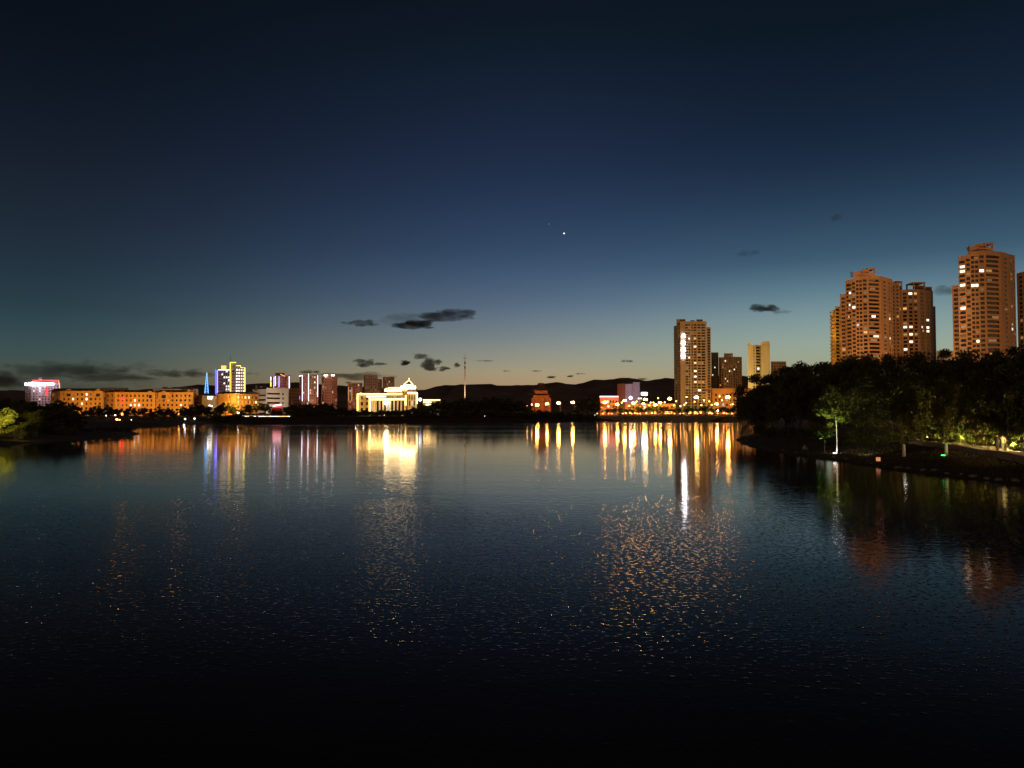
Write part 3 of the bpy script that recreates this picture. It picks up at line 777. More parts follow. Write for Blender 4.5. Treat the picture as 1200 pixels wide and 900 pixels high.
# neighbours of that tower
D2 = building('apartment_tower', 'dark slab with a few lit rooms, touching the sign tower on its right', 'apartment tower', [(834, 960), (842.5, 960)], 413, [even(3, .5)], 'dark_grey', depth=20,
              lit=[(836.5, 431.5, 'lit2'), (836, 439), (841, 431.7, 'lit2')], par=1.6)
D3 = building('apartment_tower', 'dark stepped tower with a raised middle, left of the pale twin-finned block', 'apartment tower',
              [(842.8, 950, 418.5), (849, 946), (859.5, 946, 418), (870, 950)], 414, [even(2, .5), even(4, .5), even(4, .5)], 'tan_dark', depth=20,
              lit=[(850.7, 421.5, 'lit2'), (861.5, 432.8, 'lit2'), (855, 435.8), (850.5, 443, 'lit'), (851.5, 446.5, 'lit'), (866, 424.3, 'lit3'), (848, 431, 'lit3')], frac=.01, par=1.6)
P1b = building('office_tower', 'pale cream block with two blank fins and a dark slot between them', 'tower', [(877, 800), (886.3, 800), (892.6, 805), (892.7, 800), (903, 800)], 404,
               [[win(.75, .85, .6, 2.6)], [win(.1, .9, .7, 2.7, .8)], [], []], 'cream', depth=18, lit=[(889.5, 431.8, 'lit2')], par=1.4)
roof_room(P1b, [(876.6, 879.6, 401, 404.3, 800.3, 14), (893, 902.8, 399.8, 404.3, 800.3, 14)], 'cream', 'roof_fin')
building('low_block', 'distant dim block peeping over the dark trees right of the cream block', 'building', [(904, 900), (922, 900)], 423.5, [even(6)], 'tan_dark', depth=16)
LB = building('arcade_building', 'long low orange lit building with a wide cornice under the dark towers', 'building', [(835, 700), (890, 700)], 457, [even(12, .55, .8, 3.2, .6)], 'ochre', depth=20, fh=4.2, zb=3.5, frac=.12, par=2.2)
MB().box(X(834, 699), X(891, 699), 698.6, 722, Z(457, 700), Z(455.2, 700)).build('cornice', M['ochre'], LB)
building('low_block', 'low orange lit frontage behind the street lamps, left of the sign tower', 'building', [(733, 690), (792, 690)], 473, [even(12, .55, .8, 3, .4)], 'ochre', depth=16, fh=4, zb=3.5, frac=.15, par=1)
# lilac building with brown flank
LV = building('office_tower', 'lilac lit windowless slab with a brown flank, in front of the hills', 'tower', [(723.6, 1215, 449.5), (733, 1200), (742, 1200, 447.8), (750, 1200)], 450, [even(3, .4), [win(.86, .93, .6, 2)], []], 'lilac', depth=26, zb=4, par=1, sidecols=[])
MB().face((X(723.4, 1214), 1213.4, 4), (X(732.9, 1199), 1198.4, 4), (X(732.9, 1199), 1198.4, Z(449.4, 1200)), (X(723.4, 1214), 1213.4, Z(449.4, 1200))).build('flank_cladding', M['red_brown'], LV)
# restaurant with glowing eaves
RB = building('restaurant', 'single storey restaurant outlined by a glowing red and white eave', 'restaurant', [(703, 650), (725, 650)], 466, [even(6, .6, .8, 3.2, .4)], 'red_brown', fh=4.2, depth=14, zb=3.6, frac=.4, par=.9)
MB().box(X(702.8, 649), X(724.8, 649), 648.4, 649.0, Z(465.6, 649), Z(464, 649)).build('eave_light', emit('pink_eave_light', (1, .55, .45), 2.2), RB)
MB().box(X(703.2, 649), X(724.4, 649), 648.7, 649.3, Z(467.4, 649), Z(465.8, 649)).build('eave_light', M['led_red'], RB)
# billboard
bb = thing('billboard', (X(755, 760), 760, 4), 'glowing white rectangular billboard right of the lilac slab', 'billboard')
MB().box(X(751.6, 760), X(758.6, 760), 759.6, 760, Z(463.2, 760), Z(459.8, 760)).build('panel', M['screen'], bb)
mb = MB(); mb.box(X(753, 760), X(753, 760)+.4, 760.1, 760.5, 4, Z(460, 760)); mb.box(X(757, 760), X(757, 760)+.4, 760.1, 760.5, 4, Z(460, 760)); mb.build('post', M['metal'], bb)

# centre: two-tiered pavilion -----------------------------------------------------------
def hip_roof(mb, cx, cy, hw, hd, z0, z1, rw, up=.8, seg=8):
    """flared Chinese roof: eaves lift at the corners, ridge of half length rw"""
    def eave(t):   # around the rectangle
        pts = []
        for (ax, ay), (bx, by) in (((-hw, -hd), (hw, -hd)), ((hw, -hd), (hw, hd)), ((hw, hd), (-hw, hd)), ((-hw, hd), (-hw, -hd))):
            for k in range(seg):
                s = k/seg; lift = up*abs(2*s-1)**3
                pts.append((cx+ax+(bx-ax)*s, cy+ay+(by-ay)*s, z0+lift))
        return pts
    e = eave(0); n = len(e)
    mid = [(cx+(p[0]-cx)*.55, cy+(p[1]-cy)*.5, z0+(z1-z0)*.42) for p in e]
    top = [(cx+max(-rw, min(rw, (p[0]-cx)*.3)), cy+(p[1]-cy)*.02, z1) for p in e]
    for a, b in ((e, mid), (mid, top)):
        for k in range(n):
            m = (k+1) % n; mb.face(a[k], a[m], b[m], b[k])
    mb.face(*[(p[0], p[1], p[2]-.25) for p in e][::-1])
    for k in range(n): mb.face((e[k][0], e[k][1], e[k][2]-.25), (e[(k+1) % n][0], e[(k+1) % n][1], e[(k+1) % n][2]-.25), e[(k+1) % n], e[k])
pv = thing('pavilion', (X(634, 700), 708, 3.6), 'old-style pavilion with two flared roofs, standing before the hills', 'pavilion')
px_, pd_ = X(634, 708), 708
def pz(y): return Z(y, 700)
mb = MB(); mb.box(px_-8.6, px_+8.6, pd_-7, pd_+7, 3.6, pz(466)); mb.build('base', M['pagoda'], pv)
mb = MB(); mb.box(px_-5.8, px_+5.8, pd_-4.6, pd_+4.6, pz(464.5), pz(455.6)); mb.build('upper_hall', M['pagoda'], pv)
mb = MB(); mb.box(px_-7.2, px_+7.2, pd_-5.6, pd_+5.6, pz(466), pz(463)); mb.build('lower_hall', M['pagoda'], pv)
mb = MB(); hip_roof(mb, px_, pd_, 11.2, 9.5, pz(463), pz(459), 4, 1.3); mb.build('lower_roof', M['roof'], pv)
mb = MB(); hip_roof(mb, px_, pd_, 9.2, 7.8, pz(457.2), pz(449.2), 2.6, 1.5); mb.box(px_-2.8, px_+2.8, pd_-.3, pd_+.3, pz(449.6), pz(448.5)); mb.tube([(px_, pd_, pz(449)), (px_, pd_, pz(446.6))], [.3, .1], 6); mb.build('upper_roof', M['roof'], pv)
for i in range(7):
    xx = px_ - 8.2 + i*16.4/6
    MB().tube([(xx, pd_-7.4, 3.6), (xx, pd_-7.4, pz(466.2))], .35, 6).build('column', M['wood'], pv)
for i in range(6):
    xx = px_ - 5.2 + i*10.4/5
    MB().tube([(xx, pd_-5.2, pz(462)), (xx, pd_-5.2, pz(457.6))], .25, 6).build('column', M['wood'], pv)

# mast ---------------------------------------------------------------------------------
ms = thing('radio_mast', (X(544.7, 900), 900, 3), 'slender pale mast with short cross arms, alone against the sky', 'mast')
xm = X(544.7, 900)
MB().tube([(xm, 900, 3), (xm, 900, Z(440, 900)), (xm, 900, Z(427, 900))], [1.1, .7, .45], 8).build('shaft', M['cream'], ms)
MB().tube([(xm, 900, Z(427, 900)), (xm, 900, Z(421, 900)), (xm, 900, Z(413, 900))], [.3, .2, .05], 6).build('antenna', M['metal'], ms)
mb = MB()
for y in (419.2, 420.3): mb.tube([(xm-2.0, 900, Z(y, 900)), (xm+2.0, 900, Z(y, 900))], .16, 5)
mb.build('cross_arm', M['metal'], ms)
for y, h_ in ((424, 2.2), (429.5, 2.6)): MB().tube([(xm, 900, Z(y, 900)-h_), (xm, 900, Z(y, 900))], .95, 8).build('aerial_cluster', M['tan_dark'], ms)

# palace with LED outlines ----------------------------------------------------------------
PD = 560.0
pc = thing('palace_hall', (X(453, PD), PD+15, 2.5), 'huge cream hall outlined in white light with a pyramid-roofed corner tower', 'hall')
def pfac(px0, px1, ytop, D, cols, depth, name, yb=None, par=1.0, fh=4.2):
    mb, wn = MB(), []
    zb = 2.5 if yb is None else Z(yb, D)
    x0, x1, zt = X(px0, D), X(px1, D), Z(ytop, D)
    facade(mb, wn, (x0, D), (x1, D), zb, zt, fh, cols, par)
    q0, q1 = X(px0, D+depth), X(px1, D+depth)
    facade(mb, wn, (q0, D+depth), (x0, D), zb, zt, fh, [win(.2, .35), win(.6, .75)], par)
    facade(mb, wn, (x1, D), (q1, D+depth), zb, zt, fh, [win(.2, .35), win(.6, .75)], par)
    mb.face((q1, D+depth, zb), (q0, D+depth, zb), (q0, D+depth, zt), (q1, D+depth, zt))
    mb.face((x0, D, zt-.4), (x1, D, zt-.4), (q1, D+depth, zt-.4), (q0, D+depth, zt-.4))
    mb.build(name, M['stone'], pc); return wn
wn = []
wn += pfac(418.6, 452, 461.2, PD+14, [win(.12, .2, .8, 3.4), win(.3, .38, .8, 3.4)], 26, 'left_wing')
wn += pfac(452, 476.4, 461.4, PD+14, even(8, .5, .8, 3.4, .5), 26, 'middle_wing')
wn += pfac(431.5, 475.4, 466.5, PD, [(.03+.0965*i, .085+.0965*i, .6, 11.2, 1.4) for i in range(10)], 14, 'colonnade', fh=12)
wn += pfac(453.5, 471, 457.2, PD+18, even(9, .5, .5, 2.4, .4), 16, 'upper_storey', yb=461.6, fh=2.5, par=.4)
wn += pfac(471.2, 477.4, 454.2, PD+8, even(2, .3, .8, 2.6), 8, 'stair_tower', yb=466)
wn += pfac(477.3, 488.6, 460.6, PD+4, [win(.16, .27, .4, 3.8, .5), win(.42, .53, .4, 3.8, .5), win(.68, .79, .4, 3.8, .5)], 16, 'corner_tower', par=.8)
wn += pfac(478.2, 487.6, 455.6, PD+7, even(5, .5, .4, 1.8), 10, 'corner_lantern', yb=460.6, fh=2.2, par=.4)
windows(pc, wn, frac=.12, cap=100, seed=12)
def led(pts, r=.28, m='led_warm', name='outline_light'):
    MB().tube([at(*p) for p in pts], r, 5).build(name, M[m], pc)
led([(418.6, 461.6, PD+13), (471.5, 461.6, PD+13)]); led([(418.9, 461.6, PD+13), (418.9, 482, PD+13)], .34)
led([(429.5, 464.8, PD-1.5), (452, 464.6, PD-1.5)], .42); led([(433.4, 466, PD-1), (433.4, 482, PD-1)], .45)
led([(434, 468, PD-1), (475.4, 467.6, PD-1)], .4); led([(475.4, 463.2, PD-1), (475.4, 475, PD-1)], .35)
led([(477.6, 460.3, PD+3), (488.8, 460.3, PD+3)], .4); led([(488.8, 460.3, PD+3), (488.8, 473, PD+3)], .34)
led([(455, 454.3, PD+20), (471, 454.3, PD+20)], .22)
# roofs with bright friezes
x0, x1 = X(450.6, PD+18), X(471.4, PD+18)
mb = MB(); zt0, zt1 = Z(458.6, PD+18), Z(454.4, PD+18)
mb.prism([(x0, PD+16), (x1, PD+16), (x1*1.034, PD+36), (x0*1.034, PD+36)], zt0, zt1, .82); mb.build('upper_roof', M['stone'], pc)
MB().box(x0+.5, x1-.2, PD+15.4, PD+15.9, zt0+.1, zt0+1.5).build('frieze_light', M['led_warm_hot'], pc)
xc, yc = X(479.0, PD+12), PD+12
hw = W(8.2, PD+12)
for (y0, y1, k0, k1) in ((456.2, 452.6, 1.0, .93), (452.6, 450.8, .93, .62)):
    mb = MB(); q = hw*k0
    cxx = X(479.2, PD+12)
    mb.prism([(cxx-q, yc-q*.8), (cxx+q, yc-q*.8), (cxx+q, yc+q*.8), (cxx-q, yc+q*.8)], Z(y0, PD+8), Z(y1, PD+8), k1/k0); mb.build('tower_cornice', M['stone'], pc)
cxx = X(479.2, PD+12)
MB().box(cxx-hw-.3, cxx+hw+.3, yc-hw*.8-.8, yc-hw*.8-.3, Z(455.6, PD+5), Z(452.4, PD+5)).build('frieze_light', M['led_warm_hot'], pc)
q = hw*.66; za, zb_ = Z(450.8, PD+8), Z(445.6, PD+8)
mb = MB(); mb.prism([(cxx-q, yc-q), (cxx+q, yc-q), (cxx+q, yc+q), (cxx-q, yc+q)], za, zb_, .03); mb.build('pyramid_roof', M['roof'], pc)
for sx in (-1, 1):
    MB().tube([(cxx+sx*q, yc-q-.2, za+.1), (cxx, yc-.1, zb_+.2)], .22, 5).build('hip_light', M['led_warm'], pc)
MB().tube([(cxx, yc, zb_), (cxx, yc, Z(442.8, PD+8))], .16, 5).build('spire', M['led_warm'], pc)
MB().tube([(cxx-q, yc-q-.3, za), (cxx+q, yc-q-.3, za)], .22, 5).build('hip_light', M['led_warm'], pc)
MB().ball(at(452.6, 471.3, PD-2.4), 1.6, .6, 1.6, 14, 9).build('round_emblem_light', emit('emblem_light', (1, .78, .46), 24), pc)
for i in range(11):
    a = at(434.2 + i*4.1, 482.5, PD-3)
    MB().ball((a.x, a.y, 4.2), .42).build('uplight', M['uplight'], pc)
# low annex right of the palace
an = building('low_block', 'low annex with two glowing yellow roof lines right of the pyramid-roofed hall', 'building', [(495.5, 620), (516, 620)], 468.2, [even(6, .5, .8, 2.6)], 'stone', depth=12, frac=.2)
for y, a, b in ((468.6, 496, 515.6), (471.3, 496, 505), (474.2, 499, 505)):
    MB().box(X(a, 619), X(b, 619), 619.2, 619.6, Z(y+.4, 619), Z(y-.35, 619)).build('roof_line_light', M['led_warm'], an)
gl = thing('globe_lamp', (X(492.4, 600), 600, 3), 'pinkish white glowing ball on a post beside the great hall corner', 'lamp')
MB().ball(at(492.4, 468.2, 600), 1.3).build('globe', M['led_white'], gl); MB().tube([(X(492.4, 600), 600, 3), (X(492.4, 600), 600, Z(469, 600))], .15, 5).build('post', M['metal'], gl)

# ---------------------------------------------------------------- left shore buildings
def gable(root, pxs, yt, yb, D, wall='ochre', w_=6.5):
    for p in pxs:
        x, zt, zb = X(p, D), Z(yt, D), Z(yb, D)
        mb = MB(); a = w_/2
        f = [(x-a, D-.5, zb), (x+a, D-.5, zb), (x+a, D-.5, zt-1.6), (x, D-.5, zt), (x-a, D-.5, zt-1.6)]
        bk = [(q[0], D+3, q[2]) for q in f]
        mb.face(*f); mb.face(*bk[::-1])
        for k in range(5): m = (k+1) % 5; mb.face(f[m], f[k], bk[k], bk[m])
        o = mb.build('gable', M[wall], root)
        mb = MB(); mb.box(x-1.3, x+1.3, D-.62, D-.52, zt-5.0, zt-3.0); mb.build('gable_window', M['glass'], root)
def pitched(root, px0, px1, D, depth, ye, yr, m='roof'):
    x0, x1, z0, z1 = X(px0, D), X(px1, D), Z(ye, D), Z(yr, D)
    k = (D+depth)/D; mb = MB(); mb.prism([(x0-.8, D-.9), (x1+.8, D-.9), (x1*k+.8, D+depth+.9), (x0*k-.8, D+depth+.9)], z0, z1, .72); mb.build('pitched_roof', M[m], root)
def orange(label, chain, ye, yr, n, gab, lit, D=520, depth=14, seed=1, extra=None):
    r = building('apartment_block', label, 'apartment block', chain, ye, extra or [even(n, .42, .9, 2.3, .25)], 'ochre', fh=3.0, depth=depth, lit=lit, frac=.02, seed=seed, par=.9,
                 group='orange lit blocks on the left shore', cap=100)
    pitched(r, chain[0][0], chain[-1][0], D, depth, ye, yr)
    gable(r, gab, yr+.6, ye+7, D); return r
orange('orange lit block, leftmost, with its roof ending beside the pink building', [(59, 532), (70, 520), (121.4, 520)], 458, 455, 9, [80.5, 115], [(102, 461, 'lit'), (103, 466.5, 'lit2'), (87.5, 466.5, 'lit'), (98.5, 471.5, 'lit')], seed=1,
       extra=[even(2, .4), even(9, .42)])
orange('orange lit block in the middle of the shore row, with red lit windows', [(123, 524), (134, 516), (181.5, 520)], 459.5, 457, 9, [143.5, 175.5], [(152, 472.5, 'lit2'), (156, 472.5, 'lit'), (160, 467.3, 'lit'), (164.5, 473.5, 'lit2')], seed=2,
       extra=[even(2, .4), even(9, .42)])
orange('orange lit block, third of the shore row, nearest the dark sign block', [(182.5, 522), (226, 518)], 459.5, 457, 8, [192, 221.5], [(210.5, 473, 'lit'), (199.5, 471, 'lit3')], seed=3)
R4 = orange('orange lit block with its plain end wall forward, below the neon edged tower', [(254.5, 522), (276, 506), (303, 532)], 461, 459, 4, [], [(281, 465, 'lit'), (286.5, 468, 'lit'), (293, 466), (298, 469, 'lit'), (281, 470)], D=522, seed=4,
            extra=[[win(.6, .66)], even(6, .5)])
for k in range(6):
    p = 279 + k*4.4; mb = MB(); mb.tube([at(p, 461.5+k*.5, 509+k*4.3), at(p, 475, 509+k*4.3)], .35, 5); mb.build('corner_light', M['led_orange'], R4)
for (x_, ys) in ((142.5, (467.5, 472.5)), (144.5, (466.5,))):
    for y in ys:
        o = MB().ball(at(x_, y, 513), 1.0, .4, .8, 7, 5).build('red_lantern', M['led_red']); tag(o, 'red glowing lantern cluster on the middle orange block' + (', upper right one' if x_ > 143 else (', upper left one' if y < 470 else ', lowest one')), 'lantern')
# pale roofs behind
building('apartment_block', 'pale unlit block peeping above the middle orange roof', 'apartment block', [(179, 700), (232, 705)], 455.5, [even(14, .5)], 'grey', depth=16, frac=.02, par=.8, cap=60,
         roofs=[(190, 196, 453.5, 702, 5), (212, 219, 453, 702, 5), (222, 226, 454, 702, 5)])
building('apartment_block', 'far pale block with sparse lights above the gap of the orange blocks', 'apartment block', [(117, 800), (150, 800)], 454.3, [even(8, .5)], 'grey', depth=16, frac=.25, par=.8, cap=50)
building('low_block', 'narrow dim block squeezed between the third orange block and the dark sign block', 'building', [(227, 530), (236, 530)], 463, [even(3)], 'red_brown', depth=12, par=.8)
DS = building('low_block', 'dark modern block with small white signs between orange blocks', 'building', [(236.5, 510), (253.5, 510)], 463.5, [], 'dark_grey', depth=16)
for (xa, ya, xb, yb_) in ((243.2, 464.9, 245, 467.4), (245.4, 464.9, 249, 465.6), (245.8, 466.4, 248, 467.6), (244.5, 474.6, 246.4, 475.8), (246.6, 475, 248.8, 476.4)):
    MB().box(X(xa, 509.6), X(xb, 509.6), 509.4, 509.9, Z(yb_, 509.6), Z(ya, 509.6)).build('wall_sign', M['led_white'] if ya > 470 else M['white_soft'], DS)
# pinkish building with the white crown sign
PK = building('office_building', 'pinkish building crowned by a dazzling white sign, far left', 'building', [(29, 900), (36, 890), (70, 905)], 447, [even(2), even(9, .5)], 'pink', depth=24, frac=.06, par=3.2, cap=80, seed=6,
              lit=[(38.5, 457, 'lit'), (45.5, 455, 'lit2'), (45.5, 459)])
for k in range(11):
    x = 29.2 + k*3.15; mb = MB(); D_ = 887
    for (a0, b0, a1, b1) in GL[(k*3+1) % 4][:7]:
        mb.tube([at(x+a0*.6, 451.4-b0*.45, D_), at(x+a1*.6, 451.4-b1*.45, D_)], .42, 4)
    mb.build('sign_character', M['sign_white'], PK)
MB().box(X(28.6, 888), X(62, 888), 887.6, 888, Z(451.9, 888), Z(451.2, 888)).build('sign_rail', M['led_white'], PK)
MB().pbox(53.4, 55.6, 453, 464, 889, .8).build('vertical_sign', M['led_red'], PK)
for (a, b) in (((38, 445.6), (68.5, 445.6)), ((68.8, 445.6), (70, 455))):
    MB().tube([at(*a, 886), at(*b, 886)], .3, 4).build('outline_light', M['led_red'] if a[0] < 60 else M['led_orange'], PK)
MB().pbox(58, 68, 446, 448.6, 890, .6).build('red_panel', emit('dim_red_panel', (1, .08, .05), .6), PK)
MB().pbox(44.5, 48, 442.8, 446, 895, 4).build('roof_room', M['red_brown'], PK)
# LED edged tower
LT = building('led_tower', 'neon edged tower, yellow and blue outlines, tallest on the left shore', 'tower', [(252.5, 800, 433), (269.5, 796, 424.7), (275, 792, 430.6), (287.5, 798)], 424.5,
              [even(6, .62, .8, 2.5), [win(.3, .7, .8, 2.5)], even(4, .62, .8, 2.5)], 'pink', depth=20, frac=.0, par=1.4, cap=1, seed=3)
for c in list(LT.children):
    if c.name.startswith('window'): bpy.data.objects.remove(c)
wm_, wn_ = MB(), []
facade(wm_, wn_, (X(252.5, 799.6), 799.6), (X(269.5, 795.6), 795.6), 2, Z(433, 796), 3.0, even(6, .62, .8, 2.5), .4)
facade(wm_, wn_, (X(275.2, 791.6), 791.6), (X(287.3, 797.5), 797.5), 2, Z(431.5, 796), 3.0, even(4, .62, .8, 2.5), .4)
rg = random.Random(5); litl = []
for w_ in wn_:
    p = proj(w_[0])
    if p[1] > 461: continue
    if p[0] > 282: litl.append((p[0], p[1], 'lit'))
    elif p[0] > 275: litl.append((p[0], p[1], 'lit2'))
    elif p[0] > 258 and rg.random() < .3: litl.append((p[0], p[1], 'lit2'))
wn_ = [w_ for w_ in wn_ if proj(w_[0])[1] < 464]
windows(LT, wn_, lit=litl, cap=100, lit_r=1.0)
def line(root, pts, m, r=.35, name='outline_light'): MB().tube([at(*p) for p in pts], r, 5).build(name, M[m], root)
line(LT, [(252.8, 433, 799), (252.8, 462, 799)], 'led_blue', .5); line(LT, [(254.6, 434, 798.5), (254.6, 462, 798.5)], 'led_violet', .3)
line(LT, [(269.8, 424.8, 794), (269.8, 436.5, 794)], 'led_yellow', .42); line(LT, [(269.8, 424.8, 794), (276.5, 424.8, 790)], 'led_yellow', .42)
line(LT, [(270, 437, 794), (270, 462, 794)], 'led_orange', .7)
line(LT, [(277, 428.6, 791), (282, 428.6, 794), (282, 430.6, 794), (287, 430.8, 796.5), (287, 460, 796.5)], 'led_yellow', .42)
line(LT, [(256, 433.4, 797), (268.8, 433.4, 794)], 'led_white', .3)
MB().pbox(258.5, 264.5, 428.4, 432.8, 800, 5).build('roof_sign', emit('amber_roof_sign', (1, .55, .12), 1.6), LT)
MB().tube([at(270.2, 425, 806), at(270.2, 413.5, 806)], [.28, .05], 5).build('antenna', M['metal'], LT)
# blue lit lattice spire
bl_ = thing('lattice_tower', (X(242, 880), 880, 3), 'slim tapering lattice tower lit blue, left of the neon edged tower', 'tower')
for (a, b) in ((240.0, 242.2), (244.0, 242.6)):
    MB().tube([at(a, 461, 880), at(b, 436.6, 880)], [.5, .25], 5).build('blue_lit_leg', M['led_cyan'], bl_)
for k in range(7):
    t = k/7; y = 460-23*t; h0 = 1.9*(1-t)+.2
    MB().tube([at(242.1-h0, y, 880.3), at(242.4+h0, y-2.2, 880.3)], .25, 4).build('brace', M['led_cyan'], bl_)
MB().tube([at(242.3, 486, 880.8), at(242.3, 437, 880.8)], .3, 5).build('mast_core', M['metal'], bl_)
# grey banded block
GB = building('office_building', 'grey banded block with rooftop plant between the neon edged tower and the white-striped tower', 'building', [(296, 640, 456), (312, 630), (338, 644)], 454,
              [[(.05, .95, 1.1, 2.4, .4)], [(.04, .62, 1.1, 2.4, .5), win(.72, .78)]], 'grey', fh=3.6, depth=24, par=3.0, frac=0, lit=[(313, 458, 'lit')], roofs=[(299, 301, 451.5, 636, 3), (304, 308, 452.3, 636, 4), (309, 311.5, 452, 636, 4)])
# violet-lit towers
V1 = building('apartment_tower', 'brown tower striped with violet and white lights, behind the grey banded block', 'apartment tower', [(317.5, 906, 441), (322, 900), (336, 898, 439.5), (340, 904)], 440,
              [[win(.3, .7)], even(5, .5), [win(.3, .7)]], 'red_brown', depth=20, frac=.10, seed=5, cap=60)
roof_room(V1, [(322, 333, 437, 440.5, 905, 10)], 'red_brown')
for (x, y0, y1, m) in ((317.4, 441.5, 446, 'led_white'), (320.8, 441.5, 454, 'led_violet'), (322.6, 441, 452, 'led_white'), (327, 441, 454, 'led_violet'), (339, 441, 456, 'led_white')):
    line(V1, [(x, y0, 896), (x, y1, 896)], m, .34)
line(V1, [(317.4, 447, 896), (317.4, 453, 896)], 'led_yellow', .6); line(V1, [(328.5, 438.6, 896), (334, 441, 896)], 'led_orange', .35)
building('apartment_block', 'low reddish block between the two white-striped towers', 'apartment block', [(338, 760), (351, 760)], 455, [even(5, .5)], 'red_brown', depth=14, frac=.14, seed=2, cap=40)
V2 = building('apartment_tower', 'reddish tower with four vertical white light strips', 'apartment tower', [(350.6, 906, 440.5), (354, 900), (361.8, 898, 439), (372.8, 902)], 438.5,
              [[win(.3, .7)], even(3, .5), even(4, .5)], 'red_brown', depth=20, frac=.05, seed=6, cap=80, lit=[(364, 456, 'lit'), (364, 459.5, 'lit'), (370, 443, 'lit'), (370, 447), (370, 454)])
for (x, y0, y1, m) in ((354.3, 440, 470, 'led_white'), (361.5, 438, 470, 'led_white'), (372.2, 440, 465, 'led_white'), (351.2, 464, 468, 'led_violet')):
    line(V2, [(x, y0, 896), (x, y1, 896)], m, .25)
line(V2, [(350.6, 440.8, 897), (354, 440, 896)], 'led_white', .34)
V3 = building('apartment_tower', 'plain reddish tower without strips, right of the striped one', 'apartment tower', [(376.4, 906, 441), (380, 900), (388.5, 898, 441), (395, 903)], 439,
              [[win(.3, .7)], even(4, .5), even(3, .5)], 'red_brown', depth=20, frac=.05, seed=7, cap=80, lit=[(382, 440.6, 'lit2'), (377.5, 447, 'lit3'), (377.5, 451, 'lit'), (380, 455, 'lit3'), (390.3, 461, 'lit'), (377.7, 466, 'lit3')])
for x in (380.5, 383, 389, 391): MB().ball(at(x, 439.8, 896), .8).build('roof_light', M['white_soft'], V3)
V4 = building('apartment_tower', 'short brown tower with glowing pale ribs, left of the taller unlit pair', 'apartment tower', [(407.3, 900), (413, 896, 448.5), (424.5, 900, 452)], 449, [[win(.4, .6)], even(4, .5)], 'red_brown', depth=20, frac=.10, seed=8, cap=60)
for x in (408.4, 412.3): line(V4, [(x, 454, 893), (x, 470, 893)], 'lit3', .3, 'glowing_rib')  # ribs glow by themselves through the orange window material
building('apartment_tower', 'dim brown tower, left one of the pair behind the hall roof', 'apartment tower', [(426, 905), (428, 900, 438.8), (442, 900, 444), (447.5, 904)], 439, [[], even(5, .5), even(2, .5)], 'tan_dark', depth=20, frac=.06, seed=9, cap=60)
building('apartment_tower', 'dim brown tower, right one of the pair behind the hall roof', 'apartment tower', [(448.4, 904), (450, 900), (462, 902)], 441.5, [[], even(5, .5)], 'tan_dark', depth=20, frac=.09, seed=10, cap=60)
# red neon
nr_ = thing('neon_sign', (X(325, 500), 500, 3), 'red and white neon sign low among the trees in front of the grey banded block', 'neon sign')
MB().tube([at(320, 475.6, 500), at(329.5, 474.4, 500)], .35, 5).build('neon_tube', M['led_white'], nr_)
MB().tube([at(319.6, 477.2, 500), at(329.8, 476.4, 500)], .5, 5).build('neon_tube', M['led_red'], nr_)
MB().pbox(319, 330.4, 473.2, 490, 500.6, 6).build('backing_wall', M['red_brown'], nr_)
# arched red bridge by the water
br_ = thing('arched_footbridge', (X(454, 500), 500, 1), 'small arched footbridge glowing red before the great hall', 'bridge')
arc = [at(446 + 16*k/10, 486.6 - 2.4*math.sin(math.pi*k/10), 500) for k in range(11)]
MB().tube(arc, .55, 5).build('handrail_light', M['led_red'], br_)
mb = MB()
for a, b in zip(arc[:-1], arc[1:]):
    mb.face((a.x, 499.4, a.z-1), (b.x, 499.4, b.z-1), (b.x, 502.6, b.z-1), (a.x, 502.6, a.z-1)); mb.face((a.x, 499.4, a.z-1.6), (b.x, 499.4, b.z-1.6), (b.x, 499.4, b.z-1), (a.x, 499.4, a.z-1))
mb.build('deck', M['wood'], br_)
for k in (1, 3, 5, 7, 9): MB().tube([arc[k], (arc[k].x, arc[k].y, .2)], .18, 5).build('post', M['wood'], br_)

# ---------------------------------------------------------------- lakeside pavilion strip (left centre)
sp = thing('waterside_pavilion', (X(318, 486), 486, 2.3), 'long low waterside pavilion with glowing yellow eaves', 'pavilion')
gx0, gx1 = X(283, 484), X(342, 484)
MB().box(gx0, gx1, 486, 493, gz(0, 520)-.2 if False else 1.0, 2.0).build('platform', M['concrete'], sp)
mb = MB(); mb.prism([(gx0-.5, 485.4), (gx1+.5, 485.4), (gx1+.5, 493.6), (gx0-.5, 493.6)], 4.3, 5.2, .93); mb.build('roof', M['roof'], sp)
MB().box(gx0, gx1-8, 485.1, 485.35, 1.55, 2.0).build('eave_light', M['led_orange'], sp)
for k in range(15):
    x = gx0 + .5 + k*(gx1-gx0-1)/14
    MB().tube([(x, 486.4, 2.0), (x, 486.4, 4.3)], .13, 5).build('column', M['wood'], sp)
rg = random.Random(3)
for k in range(22):
    x = gx0 + .8 + k*(gx1-gx0-1.6)/21
    if rg.random() < .25: continue
    MB().box(x-.7, x+.5, 485.7, 485.9, 2.9, 3.5).build('hanging_lamp', M['white_soft'] if rg.random() < .6 else M['led_warm'], sp)

